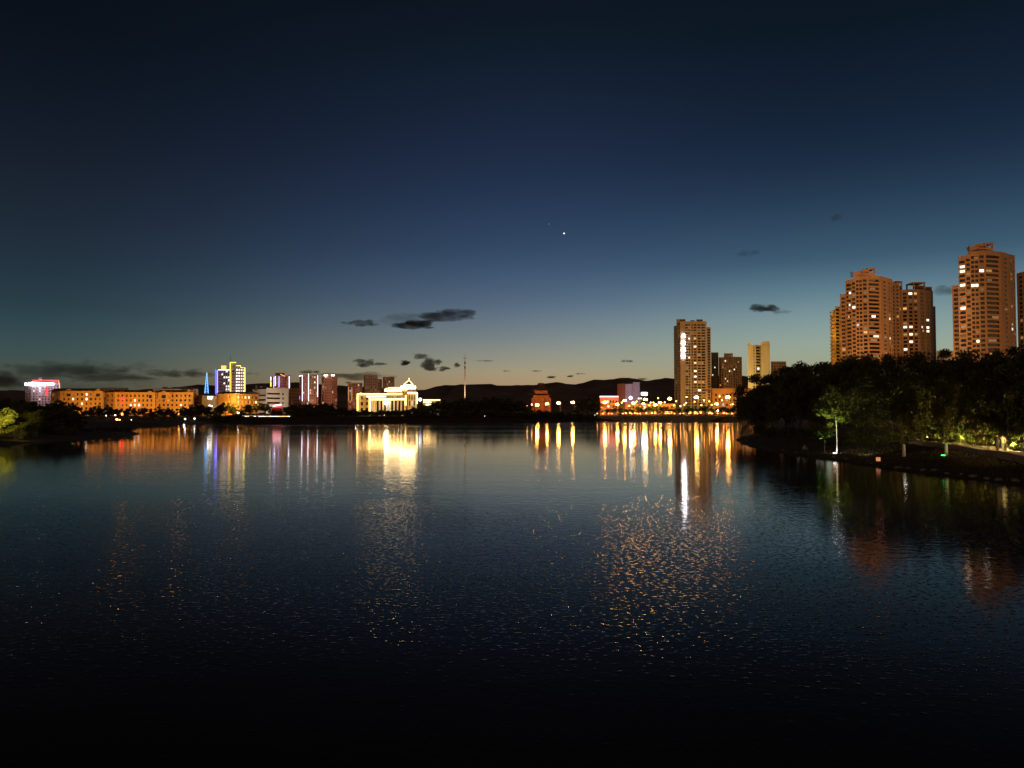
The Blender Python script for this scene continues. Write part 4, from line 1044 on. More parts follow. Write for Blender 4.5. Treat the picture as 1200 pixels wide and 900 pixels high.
# ---------------------------------------------------------------- embankment and promenade (right centre)
def em_wall():
    mb = MB(); pts = []
    for px in np.arange(690, 872, 4.0):
        x, y = wl(px, 493.3); pts.append((x, y+1.0))
    for a, b in zip(pts[:-1], pts[1:]):
        mb.face((a[0], a[1], -1), (b[0], b[1], -1), (b[0], b[1]+.4, 3.3), (a[0], a[1]+.4, 3.3))
        mb.face((a[0], a[1]+.4, 3.3), (b[0], b[1]+.4, 3.3), (b[0], b[1]+9, 3.55), (a[0], a[1]+9, 3.55))
    o = mb.build('embankment_wall', M['concrete']); tag(o, 'dark stone lake wall below the lamp-lit promenade', 'lake wall')
    mb = MB()
    for a, b in zip(pts[:-1], pts[1:]):
        for z in (3.85, 4.35): mb.tube([(a[0], a[1]+.8, z), (b[0], b[1]+.8, z)], .05, 4)
        mb.box(a[0]-.08, a[0]+.08, a[1]+.72, a[1]+.88, 3.2, 4.4)
    o = mb.build('promenade_railing', M['metal']); tag(o, 'thin metal railing along the top of the dark lake wall', 'railing')
em_wall()
def shoreD(px): return wl(px, 493.3)[1]

# street lamps: pole, curved arm, head with a glowing bowl
_lm = {}
def lamp_parts(h, arm, bowl, m, n=1):
    k = (round(h), arm, bowl, m)
    if k not in _lm:
        p = MB().tube([(0, 0, 0), (0, 0, h*.5), (0, 0, h-.6)], [.17, .13, .09], 6)
        p.tube([(0, 0, h-.6), (-arm*.3, 0, h-.1), (-arm, 0, h)], .07, 5)
        if arm < .5: hd = MB().ball((-arm, 0, h), bowl*.6, bowl*.6, bowl*.25); gl_ = MB().ball((0, 0, h), bowl, bowl, bowl, 10, 7)
        else: hd = MB().box(-arm-1.1, -arm+.3, -.3, .3, h, h+.22); gl_ = MB().ball((-arm-.4, 0, h-.12), bowl*1.25, bowl*.8, bowl*.62, 10, 6)
        _lm[k] = (p.mesh('pole', M['metal']), hd.mesh('head', M['metal']), gl_.mesh('bowl', M[m], smooth=True))
    return _lm[k]
def lamp(px, py, D, label, zb=None, arm=2.4, bowl=.62, m='sodium', name='street_lamp', group='street lamps along the far promenade', rz=0):
    p = at(px, py, D); zb = zb if zb is not None else max(gz(p.x, D), .2)
    a, b, c = lamp_parts(p.z - zb, arm, bowl, m)
    o = thing(name, (p.x + (arm if rz == 0 and arm > .5 else 0), D, zb), label, 'street lamp' if name == 'street_lamp' else 'lamp', group)
    o.rotation_euler = (0, 0, rz)
    s = (p.z - zb)/round(p.z - zb); s = 1
    h0 = p.z - zb
    for me, nme in ((a, 'pole'), (b, 'head'), (c, 'bowl')):
        q = place(None, me, nme, o)
    return o
near_ = {}
big = [(785.4, 467.2, 605, .95), (816.6, 465.4, 602, 1.0), (853.4, 464.2, 590, 1.0), (757.0, 468.0, 615, .95), (840.4, 473.2, 604, .75), (709.4, 471.2, 640, .85), (724, 473.4, 630, .75), (732.5, 469.3, 640, .85),
       (743, 472.2, 628, .8), (774.2, 472, 640, .75), (768.6, 474.4, 612, .7), (754.6, 473, 640, .6), (630, 474.4, 660, .9), (655.2, 472, 655, .95), (671.6, 472, 655, .85), (641.7, 473, 665, .7)]
where = ['just left of the sign tower', 'in front of the sign tower', 'before the long low orange building, tallest of all', 'under the white billboard', 'between the sign tower and the low orange building',
         'at the left end of the glowing eave restaurant', 'at the right end of the glowing eave restaurant', 'before the brown flank of the lilac slab', 'before the lilac slab', 'midway between billboard and sign tower, hung high',
         'midway between billboard and sign tower, hung low', 'close left below the billboard', 'directly under the two-roofed pavilion', 'first one right of the pavilion garden trees', 'farthest right of the pavilion, before the tall dark tree', 'at the right foot of the pavilion']
for (px, py, D, b_), w_ in zip(big, where): lamp(px, py, D, 'bright orange street lamp ' + w_, arm=1.2, bowl=round(b_*1.2, 2), zb=3.7)
small = [(792.4, 470.2), (790, 475), (804.6, 465.2), (802, 474.2), (804.2, 472), (814, 470.6), (825, 469.2), (822, 474.2), (843.2, 464), (846, 469.2), (858.6, 473), (831.2, 470.6), (771.2, 466.6), (779, 471.4), (748.4, 467), (751.2, 467),
         (761, 475.5), (713, 476.2), (617.7, 475.2), (623.2, 473.2), (728.6, 472.5), (746, 471), (762.5, 472.2), (765.8, 471.6), (797.4, 476.2), (834, 475), (737.4, 476), (863, 476), (720, 476.3)]
for i, (px, py) in enumerate(small):
    lamp(px, py, 618 + (i*37 % 40), 'small dim orange lamp among the larger street lamps of the promenade', arm=.3, bowl=.42, m='sodium_small' if i not in (14, 15) else 'white_soft', zb=3.7, group='small lamps of the far promenade')
lamp(739, 466.2, 650, 'round white lamp standing before the lilac slab', arm=.3, bowl=1.1, m='white_lamp', zb=3.7, group=None)
# low path lights on the shores
def bollard(px, py, D, label, m='white_lamp', r=.3, group='low white lights along the far shore', cat='path light', h=None, name='path_light'):
    p = at(px, py, D); zb = min(gz(p.x, D), p.z-.6)
    o = thing(name, (p.x, D, zb), label, cat, group)
    hh = p.z - zb
    MB().tube([(p.x, D, zb), (p.x, D, p.z-.2)], .09, 6).build('post', M['metal'], o)
    MB().ball(p, r, nu=8, nv=6).build('globe', M[m], o)
    return o
for px, py, D in ((508, 487.8, 522), (522.6, 488.4, 524), (541, 488.2, 526), (568, 488, 535), (625, 487, 552), (654.7, 485.6, 560), (697, 486.4, 585), (711.4, 489.2, 578), (841, 481.4, 596), (361, 490.3, 486), (364, 491.6, 484), (460.3, 489, 505), (417, 486.6, 505), (420, 485.6, 508),
                  (426, 486, 505), (217, 491, 380), (215.6, 498, 352), (279, 484, 470), (149, 494, 380), (154, 492.6, 400), (124.5, 487, 420), (135, 486.5, 430), (312, 492.6, 478), (228, 490.6, 400)):
    bollard(px, py, D, 'small white light low on the far shore', r=.34 if px not in (460.3, 426) else .7, m='white_soft' if px in (508, 522.6, 568, 124.5, 135, 149, 154, 215.6, 228, 217) else 'white_lamp')
bollard(736, 490, 577, 'single greenish light on the lake wall', m='green_lamp', r=.35, group=None)
for px, py, D in ((137, 491.5, 400), (140, 492.5, 398), (210, 484.6, 470), (143.5, 485.5, 450)):
    bollard(px, py, D, 'small orange lamp at the water\'s edge below the orange blocks', m='sodium_small', r=.45, group='orange lamps below the orange blocks')

for i, px in enumerate(np.arange(701, 870, 5.6)):
    if i in (4, 13, 22): continue
    bollard(px + (i*7 % 3 - 1), 484.6, shoreD(px) + 4, 'knee-high orange light on the promenade edge', m='sodium_small', r=.22, group='knee-high orange lights of the promenade edge')
# market stalls with lit canopies, and cars
def stall(px, D, w_, m, label):
    x = X(px, D); zb = 3.7
    o = thing('market_stall', (x, D, zb), label, 'market stall', 'stalls on the promenade')
    mb = MB(); mb.prism([(x-w_/2, D-1.6), (x+w_/2, D-1.6), (x+w_/2, D+1.6), (x-w_/2, D+1.6)], zb+2.2, zb+3.3, .12); mb.build('canopy', M[m], o)
    for sx in (-1, 1):
        for sy in (-1, 1): MB().tube([(x+sx*(w_/2-.2), D+sy*1.4, zb), (x+sx*(w_/2-.2), D+sy*1.4, zb+2.25)], .05, 4).build('pole', M['metal'], o)
    MB().box(x-w_/2+.4, x+w_/2-.4, D-.6, D+.4, zb, zb+.95).build('counter', M['wood'], o)
    MB().ball((x, D-.6, zb+1.9), .28).build('bulb', M['sodium_small'], o)
M['canvas_y'] = principled('yellow_canvas', (.65, .5, .12), .8); M['canvas_w'] = principled('white_canvas', (.6, .58, .5), .8); M['canvas_r'] = principled('red_canvas', (.5, .12, .08), .8)
stl = [(733, 'canvas_r'), (738, 'canvas_w'), (744, 'canvas_y'), (757.5, 'canvas_r'), (764, 'canvas_y'), (768, 'canvas_y'), (782, 'canvas_w'), (787, 'canvas_y'), (809, 'canvas_y'), (815, 'canvas_w'), (821, 'canvas_y'), (832, 'canvas_w'), (848, 'canvas_r')]
for i, (px, m) in enumerate(stl): stall(px, 606, 3.4 if i % 3 else 4.6, m, '%s-topped stall on the promenade, %s' % ({'canvas_y': 'yellow', 'canvas_w': 'white', 'canvas_r': 'red'}[m],
    ['left end of the row', 'second in the row', 'right of a white one before the lilac slab', 'below the billboard', 'right of the billboard', 'sharing a pair right of the billboard', 'left of the sign tower', 'at the sign tower left foot', 'first of three before the sign tower', 'middle of three before the sign tower', 'last of three before the sign tower', 'right of the sign tower', 'right end of the row'][i]))
def car_proto(paint):
    o = thing('parked_car', (0, 0, 0), 'car', 'car', 'cars parked along the promenade')
    prof = [(-2.1, .35), (2.1, .35), (2.15, .75), (1.2, .9), (.7, 1.42), (-.9, 1.45), (-1.6, .98), (-2.15, .85)]
    mb = MB(); f = [(a, -.85, b) for a, b in prof]; k_ = [(a, .85, b) for a, b in prof]
    mb.face(*f); mb.face(*k_[::-1])
    for k in range(8): m = (k+1) % 8; mb.face(f[m], f[k], k_[k], k_[m])
    mb.build('body', paint, o)
    mb = MB()
    for y in (-.87, .865): mb.box(-1.25, .85, y, y+.005, .95, 1.33)
    mb.build('side_window', M['glass'], o)
    for sx in (-1.35, 1.35):
        for sy in (-.8, .8): MB().tube([(sx, sy-.1, .32), (sx, sy+.1, .32)], .32, 10).build('wheel', M['tyre'], o)
    for sy in (-.6, .6):
        MB().ball((2.12, sy, .66), .1, .16, .09).build('headlight', M['white_soft'], o)
        MB().ball((-2.13, sy, .8), .07, .16, .08).build('tail_light', M['led_red'], o)
    return o
pal = [('white', (.6, .6, .6)), ('black', (.02, .02, .02)), ('silver', (.4, .4, .42)), ('dark red', (.25, .03, .03))]
protos = [car_proto(principled(n.replace(' ', '_') + '_car_paint', c, .3, .3)) for n, c in pal]
used = set()
for i, px in enumerate((719, 727, 752, 775, 794, 800, 828, 838, 856, 863)):
    k = i % 4; o = protos[k] if k not in used else copy_tree(protos[k]); used.add(k)
    o.location = (X(px, 596), 596 + i % 3, 3.75); o.rotation_euler = (0, 0, [0, 3.14, .1, -.15][(i*7) % 4])
    o['label'] = '%s car on the promenade, %s' % (pal[k][0], ['below the restaurant', 'right of the restaurant', 'left of the billboard stalls', 'midway to the sign tower', 'at the sign tower left edge', 'before the sign tower left side', 'past the three stalls', 'below the low lamp right of the sign tower', 'before the low orange building', 'nearest the dark right bank trees'][i])

# ---------------------------------------------------------------- trees
# far shore, left to right
rg = random.Random(11)
def row(lst, D0, spread, label, group, keys=('far0', 'far1', 'far2', 'far3', 'far4'), wide=1.15):
    for i, (px, top) in enumerate(lst):
        D = D0 + rg.uniform(-spread, spread)
        z0 = gz(X(px, D), D)
        if z0 < .2: D += 40; z0 = gz(X(px, D), D)
        tree(keys[rg.randrange(len(keys))], px, D, top=top, label=label, group=group, wide=wide)
row([(-14, 466), (4, 463), (22, 464), (36, 467), (48, 469), (61, 470), (72, 466.5), (82, 470)], 225, 12, 'dark tree of the thick clump on the left bank point', 'dark trees on the left bank point', wide=1.5)
row([(-20, 472), (-8, 474), (28, 476), (42, 477), (56, 478), (68, 477), (80, 479), (90, 482)], 182, 6, 'dark lower tree fronting the clump on the left bank point', 'lower trees on the left bank point', wide=1.5)
row([(98, 480), (106, 475), (117, 473.5), (130, 473.5), (138, 477), (149, 478), (158, 475.5), (168, 476), (177, 478), (187, 474.5), (197, 476.5), (204, 481), (214, 475), (223, 472), (233, 472.5), (243, 474), (251, 478)], 420, 14,
    'round dark tree in front of the orange blocks', 'round dark trees before the orange blocks', wide=1.25)
row([(257, 473), (264, 470), (273, 471.5), (283, 478), (292, 473), (301, 470.5), (310, 471), (319, 478.5), (328, 480), (336, 476)], 492, 5, 'dark tree behind the long waterside pavilion', 'dark trees behind the waterside pavilion', wide=1.3)
row([(343, 472.5), (351, 471), (360, 470.5), (369, 471.5), (378, 470.5), (387, 471.5), (396, 474), (404, 476.5), (411, 478), (416, 481)], 500, 8, 'dark tree below the reddish towers', 'dark trees below the reddish towers', wide=1.3)
row([(423, 482), (437, 482.5), (447, 478.5), (455, 480), (463, 480), (471, 481), (478, 479), (485, 476.5), (492, 475)], 512, 6, 'low dark tree along the foot of the great hall', 'low trees before the great hall', wide=1.35)
row([(500, 472.5), (508, 470), (516, 467), (525, 468.5), (534, 468), (541, 464.5), (549, 463.5), (557, 467), (565, 466.5), (574, 463), (583, 461.5), (591, 464), (599, 465.5), (608, 468)], 545, 10,
    'dark tree of the belt between mast and pavilion', 'dark tree belt left of the pavilion', wide=1.35)
row([(616, 477.5), (624, 479), (633, 480), (641, 479.5), (649, 480.5), (658, 481), (667, 481), (676, 478)], 572, 6, 'low dark tree under the pavilion lamps', 'low trees under the pavilion lamps', wide=1.4)
row([(683, 466), (688, 461.5), (694, 465), (699, 470)], 592, 5, 'tall dark tree left of the glowing eave restaurant', 'tall dark trees by the restaurant', wide=1.1)
row([(712, 479), (719, 478), (727, 477.5), (735, 479.5), (741, 480), (749, 476.5), (756, 478.5), (763, 477), (771, 479.5), (777, 477), (784, 479.5), (790, 478.5), (796, 479), (806, 476.5), (812, 478), (820, 478), (827, 476), (834, 479), (846, 477), (851, 479), (857, 478.5),
     (863, 474.5), (873, 474)], 626, 7, 'small lamp-lit tree on the promenade', 'lamp-lit trees on the promenade', wide=1.25, keys=('prom0', 'prom1', 'prom2'))
tree('conifer', 869, 640, top=455.5, label='pointed conifer before the right end of the low orange building', cat='tree', wide=1.3)
tree('far2', 877, 430, top=474, label='dark rounded tree at the inlet, left edge of the right bank wood', wide=1.3)
tree('far0', 868, 560, top=480, label='low dark tree at the end of the lamp-lit promenade', wide=1.4)
tree('far1', 428.5, 508, top=480.5, label='small tree lit green beside white lights, left foot of the great hall')
# shoreline bushes
for i, px in enumerate(list(range(256, 700, 7))):
    x, y = wl(px, np.interp(px, [250, 300, 500, 600, 700], [497, 495.5, 494.6, 494, 493.4]))
    if 280 < px < 345: continue
    tree('bush%d' % (i % 3), px + rg.uniform(-2, 2), y + 7 + rg.uniform(0, 4), h=rg.uniform(2.6, 4.4), name='bush', cat='bush', label='dark waterside bush on the far shore', group='bushes along the far shore', wide=1.7)
for i, px in enumerate(range(-20, 160, 9)):
    py = np.interp(px, [-30, 0, 35, 70, 100, 135, 158], [524, 521, 517.4, 515.4, 513, 511, 509.5])
    x, y = wl(px, py)
    tree('bush%d' % (i % 2), px, y + 6 + rg.uniform(0, 8), h=rg.uniform(1.2, 2.6)*(1 if px < 90 else .6), name='bush', cat='bush', label='dark low bush on the left bank point', group='bushes on the left bank point', wide=1.5)
# left bank, yellow lit
tree('far3', -1, 150, top=474.5, label='leafy tree lit bright yellow-green at the left edge of the picture', wide=1.35, rz=1.0)
tree('far1', -13, 152, top=478, label='yellow lit tree cut off by the left edge of the picture', wide=1.3)
tree('bush1', 22, 150, top=502.5, name='bush', cat='bush', label='small tan lit bush beside the bright yellow-green tree', wide=1.1)
tree('bush2', 36, 156, top=495.5, name='bush', cat='bush', label='upright tan lit shrub right of the small lit bush', wide=.85)

# right bank wood
def rb(lst, keys, label, group, wide=1.0):
    for i, (px, top, D) in enumerate(lst):
        if px > 1000: D -= (9 if px > 1125 else 1) if 'rear' in label else 3
        tree(keys[i % len(keys)], px, D, top=top, label=label, group=group, wide=wide)
nk = ('near0', 'near1', 'near2', 'near3', 'near4')
rb([(892, 438, 205), (905, 432, 195), (921, 429, 185), (937, 419, 178), (951, 417.5, 172), (967, 424, 152), (985, 416, 140), (999, 413, 128), (1013, 411, 121), (1029, 410.5, 117), (1046, 414, 115), (1061, 418, 113), (1072, 410, 112), (1090, 414, 110), (1106, 409, 109), (1122, 408, 108),
    (1140, 409, 106), (1156, 406, 105), (1172, 405, 103), (1188, 404, 101), (1204, 403, 99), (1222, 402, 97), (1245, 400, 95), (1275, 398, 93), (1310, 396, 90), (1350, 392, 88), (1395, 388, 85), (1445, 384, 82), (1500, 378, 80), (1570, 370, 76), (1660, 360, 72), (1780, 345, 66)], nk, 'tall dark tree of the rear rank in the right bank wood', 'tall rear trees of the right bank wood')
rb([(884, 452, 205), (896, 449, 178), (912, 446, 166), (930, 442, 156), (950, 444, 146), (1010, 432, 110), (1034, 436, 106), (1056, 430, 103), (1080, 428, 103), (1104, 436, 101), (1148, 438, 97), (1178, 436, 93), (1208, 432, 90), (1235, 428, 86)],
   ('willow', 'near2', 'near0', 'willow', 'near4'), 'dark tree of the front rank, drooping towards the grassy bank', 'front trees of the right bank wood', wide=1.1)
tree('near4', 988, 109, top=440, label='large dark tree just behind the floodlit pale trunk', wide=.8)
# floodlit slim tree, small green one and painted trunks
fl = tree('young', 980, 99, top=457, label='slim tree with a white floodlit trunk and lit lower leaves', rz=2.0, wide=1.0)
for c in fl.children:
    if c.name.startswith('trunk'): c.data = c.data.copy(); c.data.materials[0] = M['whitewash']
yg = tree('young', 965.5, 101, top=493.5, label='little tree with fresh green lit leaves, left of the floodlit trunk', wide=1.35)
wt = tree('slim', 1058.5, 88, top=446, label='dark tree whose lower trunk is painted white, on the grassy bank', wide=.85, rz=.4)
gt = tree('slim', 1108, 84, top=438, label='leaning tree with whitened lower trunk beside a green ground light', wide=.8, rz=2.2)
def sleeve(t, h_, r):
    b = t.location
    o = MB().tube([(b.x, b.y, b.z-.1), (b.x, b.y, b.z+h_)], [r*1.15, r], 10).build('white_painted_band', M['whitewash'])
    o.parent = t; o.location = (0, 0, 0)
    s = t.scale; me = o.data
    for v in me.vertices: v.co = ((v.co.x-b.x)/s[0], (v.co.y-b.y)/s[1], (v.co.z-b.z)/s[2])
sleeve(wt, 1.35, .17); sleeve(gt, 1.25, .15)
# lit undergrowth behind the path
for i in range(34):
    px = 1083 + i*4.0 + rg.uniform(-2, 2); D = np.interp(px, [1045, 1112, 1145, 1175, 1205, 1240], [108, 95, 87.5, 80.5, 74, 68]) + rg.uniform(4.5, 10)
    tree('bush%d' % (i % 3), px, D, h=rg.uniform(1.4, 2.9), name='bush', cat='bush', label='lamp-lit shrub in the planting behind the footpath', group='lamp-lit shrubs behind the footpath', wide=rg.uniform(.9, 1.3))
for i, (px, D) in enumerate(((904, 150), (922, 140), (1000, 108), (1016, 104), (1040, 101), (1066, 100), (1075, 104), (948, 128), (890, 185))):
    tree('bush%d' % (i % 2), px, D, h=2.2, name='bush', cat='bush', label='dark shrub under the right bank trees', group='dark shrubs under the right bank trees', wide=1.3)

# ---------------------------------------------------------------- footpath on the right bank
pth = [(1010, 113), (1045, 108), (1080, 101), (1112, 95), (1145, 87.5), (1175, 80.5), (1205, 74), (1240, 68), (1300, 60)]
def edge(off):
    out = []
    for i, (px, D) in enumerate(pth):
        a = Vector((X(pth[max(i-1, 0)][0], pth[max(i-1, 0)][1]), pth[max(i-1, 0)][1])); b = Vector((X(pth[min(i+1, 8)][0], pth[min(i+1, 8)][1]), pth[min(i+1, 8)][1]))
        d = (b-a).normalized(); n = Vector((-d.y, d.x)); c = Vector((X(px, D), D)) + n*off
        out.append((c.x, c.y))
    return out
e0, e1 = edge(-1.9), edge(1.9)
ZP = [max(gz(*a), gz(*b), gz((a[0]+b[0])/2, (a[1]+b[1])/2)) + .05 for a, b in zip(e0, e1)]
def path_z(px): return float(np.interp(px, [q[0] for q in pth], ZP))
mb = MB()
for k in range(8): mb.face((*e0[k], ZP[k]), (*e0[k+1], ZP[k+1]), (*e1[k+1], ZP[k+1]), (*e1[k], ZP[k]))
o = mb.build('footpath', M['paving']); tag(o, kind='structure')
mb = MB(); k0, k1 = edge(-2.15), edge(-1.9)
for k in range(8):
    a, b, c, d = k0[k], k0[k+1], k1[k+1], k1[k]; z1, z2 = ZP[k], ZP[k+1]
    mb.face((*a, z1-.6), (*b, z2-.6), (*b, z2+.12), (*a, z1+.12)); mb.face((*a, z1+.12), (*b, z2+.12), (*c, z2+.12), (*d, z1+.12)); mb.face((*d, z1), (*c, z2), (*c, z2+.12), (*d, z1+.12))
o = mb.build('kerb', M['concrete']); tag(o, kind='structure')
PATHZ = path_z(1180)

# ---------------------------------------------------------------- people
def person_mesh(name, pose='stand', seed=0, shirt=None, skin=None):
    """one continuous skinned figure"""
    me = bpy.data.meshes.new(name)
    if pose == 'sit':
        J = {'pel': (0, 0, .16), 'ch': (0, .05, .5), 'neck': (0, .0, .70), 'head': (0, -.04, .84), 'ht': (0, -.04, .93), 'lsh': (-.17, .04, .63), 'rsh': (.17, .04, .63), 'lel': (-.24, -.12, .42), 'rel': (.24, -.12, .42),
             'lha': (-.14, -.34, .40), 'rha': (.14, -.34, .40), 'lhp': (-.1, 0, .15), 'rhp': (.1, 0, .15), 'lkn': (-.15, -.40, .42), 'rkn': (.15, -.40, .42), 'lan': (-.14, -.5, .07), 'ran': (.14, -.5, .07), 'lto': (-.14, -.66, .04), 'rto': (.14, -.66, .04)}
    else:
        s = .14 if pose == 'walk' else .03
        J = {'pel': (0, 0, .94), 'ch': (0, 0, 1.27), 'neck': (0, 0, 1.47), 'head': (0, -.03, 1.60), 'ht': (0, -.03, 1.70), 'lsh': (-.18, 0, 1.41), 'rsh': (.18, 0, 1.41), 'lel': (-.25, s*.9, 1.13), 'rel': (.25, -s*.6, 1.13),
             'lha': (-.25, s*.5-.08, .88), 'rha': (.24, -s*1.6-.04, .89), 'lhp': (-.1, 0, .9), 'rhp': (.1, 0, .9), 'lkn': (-.11, -s*1.1, .5), 'rkn': (.11, s*.7, .49), 'lan': (-.11, -s*1.3, .08), 'ran': (.11, s*2.1, .10),
             'lto': (-.12, -s*1.3-.17, .03), 'rto': (.12, s*2.1-.16, .04)}
    rad = {'pel': .15, 'ch': .155, 'neck': .055, 'head': .095, 'ht': .07, 'lsh': .07, 'rsh': .07, 'lel': .045, 'rel': .045, 'lha': .03, 'rha': .03, 'lhp': .10, 'rhp': .10, 'lkn': .065, 'rkn': .065, 'lan': .042, 'ran': .042, 'lto': .035, 'rto': .035}
    E_ = [('pel', 'ch'), ('ch', 'neck'), ('neck', 'head'), ('head', 'ht'), ('ch', 'lsh'), ('ch', 'rsh'), ('lsh', 'lel'), ('rsh', 'rel'), ('lel', 'lha'), ('rel', 'rha'), ('pel', 'lhp'), ('pel', 'rhp'), ('lhp', 'lkn'), ('rhp', 'rkn'), ('lkn', 'lan'), ('rkn', 'ran'), ('lan', 'lto'), ('ran', 'rto')]
    ks = list(J)
    me.from_pydata([J[k] for k in ks], [(ks.index(a), ks.index(b)) for a, b in E_], [])
    o = bpy.data.objects.new(name, me); COL.objects.link(o)
    o.modifiers.new('skin', 'SKIN'); sv = me.skin_vertices[0].data
    for i, k in enumerate(ks): sv[i].radius = (rad[k], rad[k]*(.75 if k in ('ch', 'pel') else 1)); sv[i].use_root = k == 'pel'
    sb = o.modifiers.new('sub', 'SUBSURF'); sb.levels = 2; sb.render_levels = 2
    bpy.context.view_layer.update()
    dg = bpy.context.evaluated_depsgraph_get()
    m2 = bpy.data.meshes.new_from_object(o.evaluated_get(dg)); bpy.data.objects.remove(o)
    for p in m2.polygons: p.use_smooth = True
    return m2
def shell(base, zlo, zhi, off, test=None):
    """clothing: the body's own faces between two heights, pushed outwards"""
    base.update()
    vs, fs, mp = [], [], {}
    for p in base.polygons:
        if zlo <= p.center.z <= zhi and (test is None or test(p.center)):
            f = []
            for i in p.vertices:
                if i not in mp:
                    v = base.vertices[i]; mp[i] = len(vs); vs.append(tuple(v.co + v.normal*off))
                f.append(mp[i])
            fs.append(tuple(f))
    me = bpy.data.meshes.new('clothes'); me.from_pydata(vs, [], fs)
    for p in me.polygons: p.use_smooth = True
    return me
M['skin'] = principled('skin', (.42, .25, .17), .6); M['hair'] = principled('black_hair', (.02, .015, .012), .6)
M['black_cloth'] = principled('black_cloth', (.025, .025, .03), .9); M['white_cloth'] = principled('off_white_cloth', (.45, .42, .38), .9); M['grey_cloth'] = principled('grey_cloth', (.16, .16, .17), .9)
def person(px, D, pose, top, bottom, label, rz, z=None, h=1.7):
    b = person_mesh('person', pose)
    x = X(px, D); zz = z if z is not None else gz(x, D)
    b.materials.clear(); b.materials.append(M['skin'])
    o = bpy.data.objects.new('person', b); COL.objects.link(o); o.location = (x, D, zz); o.rotation_euler = (0, 0, rz); k = h/1.72; o.scale = (k, k, k)
    tag(o, label, 'person')
    sit = pose == 'sit'
    zs = (.22, .66) if sit else (.90, 1.44)
    for nme, (a, c), m, off in (('shirt', zs, top, .014), ('trousers', (-.1, .36) if sit else (.10, .95), bottom, .010)):
        t = (lambda c_: abs(c_.x) < .30 and (not sit or c_.y > -.3)) if nme == 'shirt' else ((lambda c_: c_.y < .12) if sit else (lambda c_: abs(c_.x) < .21))
        me = shell(b, a, c, off, t); me.materials.append(M[m])
        q = bpy.data.objects.new(nme, me); COL.objects.link(q); q.parent = o
    hz = .87 if sit else 1.62
    me = shell(b, hz-.04, 3, .014, lambda c_: c_.y > -.07 or c_.z > hz+.05); me.materials.append(M['hair'])
    q = bpy.data.objects.new('hair', me); COL.objects.link(q); q.parent = o
    return o
person(1167.8, 79.0, 'walk', 'black_cloth', 'black_cloth', 'person in dark clothes walking on the lit footpath, seen from behind', R(165), path_z(1167.8))
person(1174.2, 79.6, 'walk', 'white_cloth', 'grey_cloth', 'person in a pale shirt walking beside the one in dark clothes', R(170), path_z(1174.2), 1.66)
person(1196.6, 76.5, 'stand', 'black_cloth', 'grey_cloth', 'person in dark clothes standing next to the bright lamp at the right edge', R(60), path_z(1196.6), 1.7)
person(942, 107, 'sit', 'grey_cloth', 'black_cloth', 'person sitting low on the grassy bank near the water, left of the floodlit trunk', R(10))
# stone planter by the path
x, y = X(1181, 81.5), 81.5
mb = MB(); mb.box(x-.42, x+.42, y-.42, y+.42, PATHZ-.05, PATHZ+.62); mb.box(x-.48, x+.48, y-.48, y+.48, PATHZ+.62, PATHZ+.70)
tag(mb.build('stone_planter', M['concrete']), 'squat pale stone block between the walkers and the bright lamp', 'planter')

# ---------------------------------------------------------------- right bank: built lamps with their light, and added spots
def pt(loc, power, col, rad=.25, spot=None, aim=None, blend=.5, name='lamp_or_fill_light'):  # serves built lamps and also added spots that have no fixture
    l = bpy.data.lights.new(name, 'SPOT' if spot else 'POINT'); l.energy = power; l.color = col; l.shadow_soft_size = rad
    if spot: l.spot_size = R(spot); l.spot_blend = blend
    o = bpy.data.objects.new(name, l); COL.objects.link(o); o.location = loc
    if aim is not None: o.rotation_euler = (Vector(aim)-Vector(loc)).to_track_quat('-Z', 'Y').to_euler()
    return o
OR = (1.0, .40, .08); WARM = (1.0, .66, .30); WH = (1.0, .92, .80)
def park_lamp(px, py, D, label, m='white_lamp', r=.14, power=0, col=WH, zb=None):
    p = at(px, py, D); g0 = gz(p.x, D) if zb is None else zb
    o = thing('park_lamp', (p.x, D, g0), label, 'park lamp')
    MB().tube([(p.x, D, g0-.1), (p.x, D, p.z-r)], .05, 6).build('post', M['metal'], o)
    MB().ball(p, r, nu=10, nv=7).build('globe', M[m], o)
    MB().ball((p.x, D, p.z+r*.95), r*.7, r*.7, r*.2).build('cap', M['metal'], o)
    if power: pt((p.x, D-.3, p.z+.3), power, col, r)
park_lamp(1193, 518.5, 83.5, 'dazzling low lamp beside the path at the right edge of the picture', r=.16, power=160, col=WARM, zb=PATHZ)
park_lamp(1118.5, 511, 99, 'low white park lamp seen past the trunks, left end of the lit path', r=.14, power=90)
park_lamp(1060, 491, 106, 'single white lamp glowing in the dark wood above the white painted trunk', r=.13, power=12)
park_lamp(1081, 497, 112, 'pair-like white lamp half hidden by leaves right of the single white one', r=.22, power=60)
park_lamp(1083.6, 494.3, 116, 'smaller white lamp just above the half hidden one', r=.14)
def path_d(px): return float(np.interp(px, [q[0] for q in pth], [q[1] for q in pth]))
for (px, P_) in ((1086, 300), (1100, 240), (1128, 700), (1140, 900), (1152, 900), (1163, 700), (1179, 450), (1188, 1000), (1202, 1000)):  # added spots without fixtures make the shrubs glow
    D = path_d(px) + 2.4; pt((X(px, D), D, path_z(px)+.6), P_, (1.0, .70, .20), .12, 100, (X(px, D)-.5, D+5, path_z(px)+.9))
for (px, D, P_) in ((1142, 86, 150), (1165, 81.5, 190), (1186, 77, 200), (1210, 72, 220)):  # added spots hung over the path, no lamp built
    pt((X(px, D), D+2.6, PATHZ+4.6), P_*1.3, (1.0, .60, .20), .2, 96, (X(px, D), D+2.3, PATHZ-1))
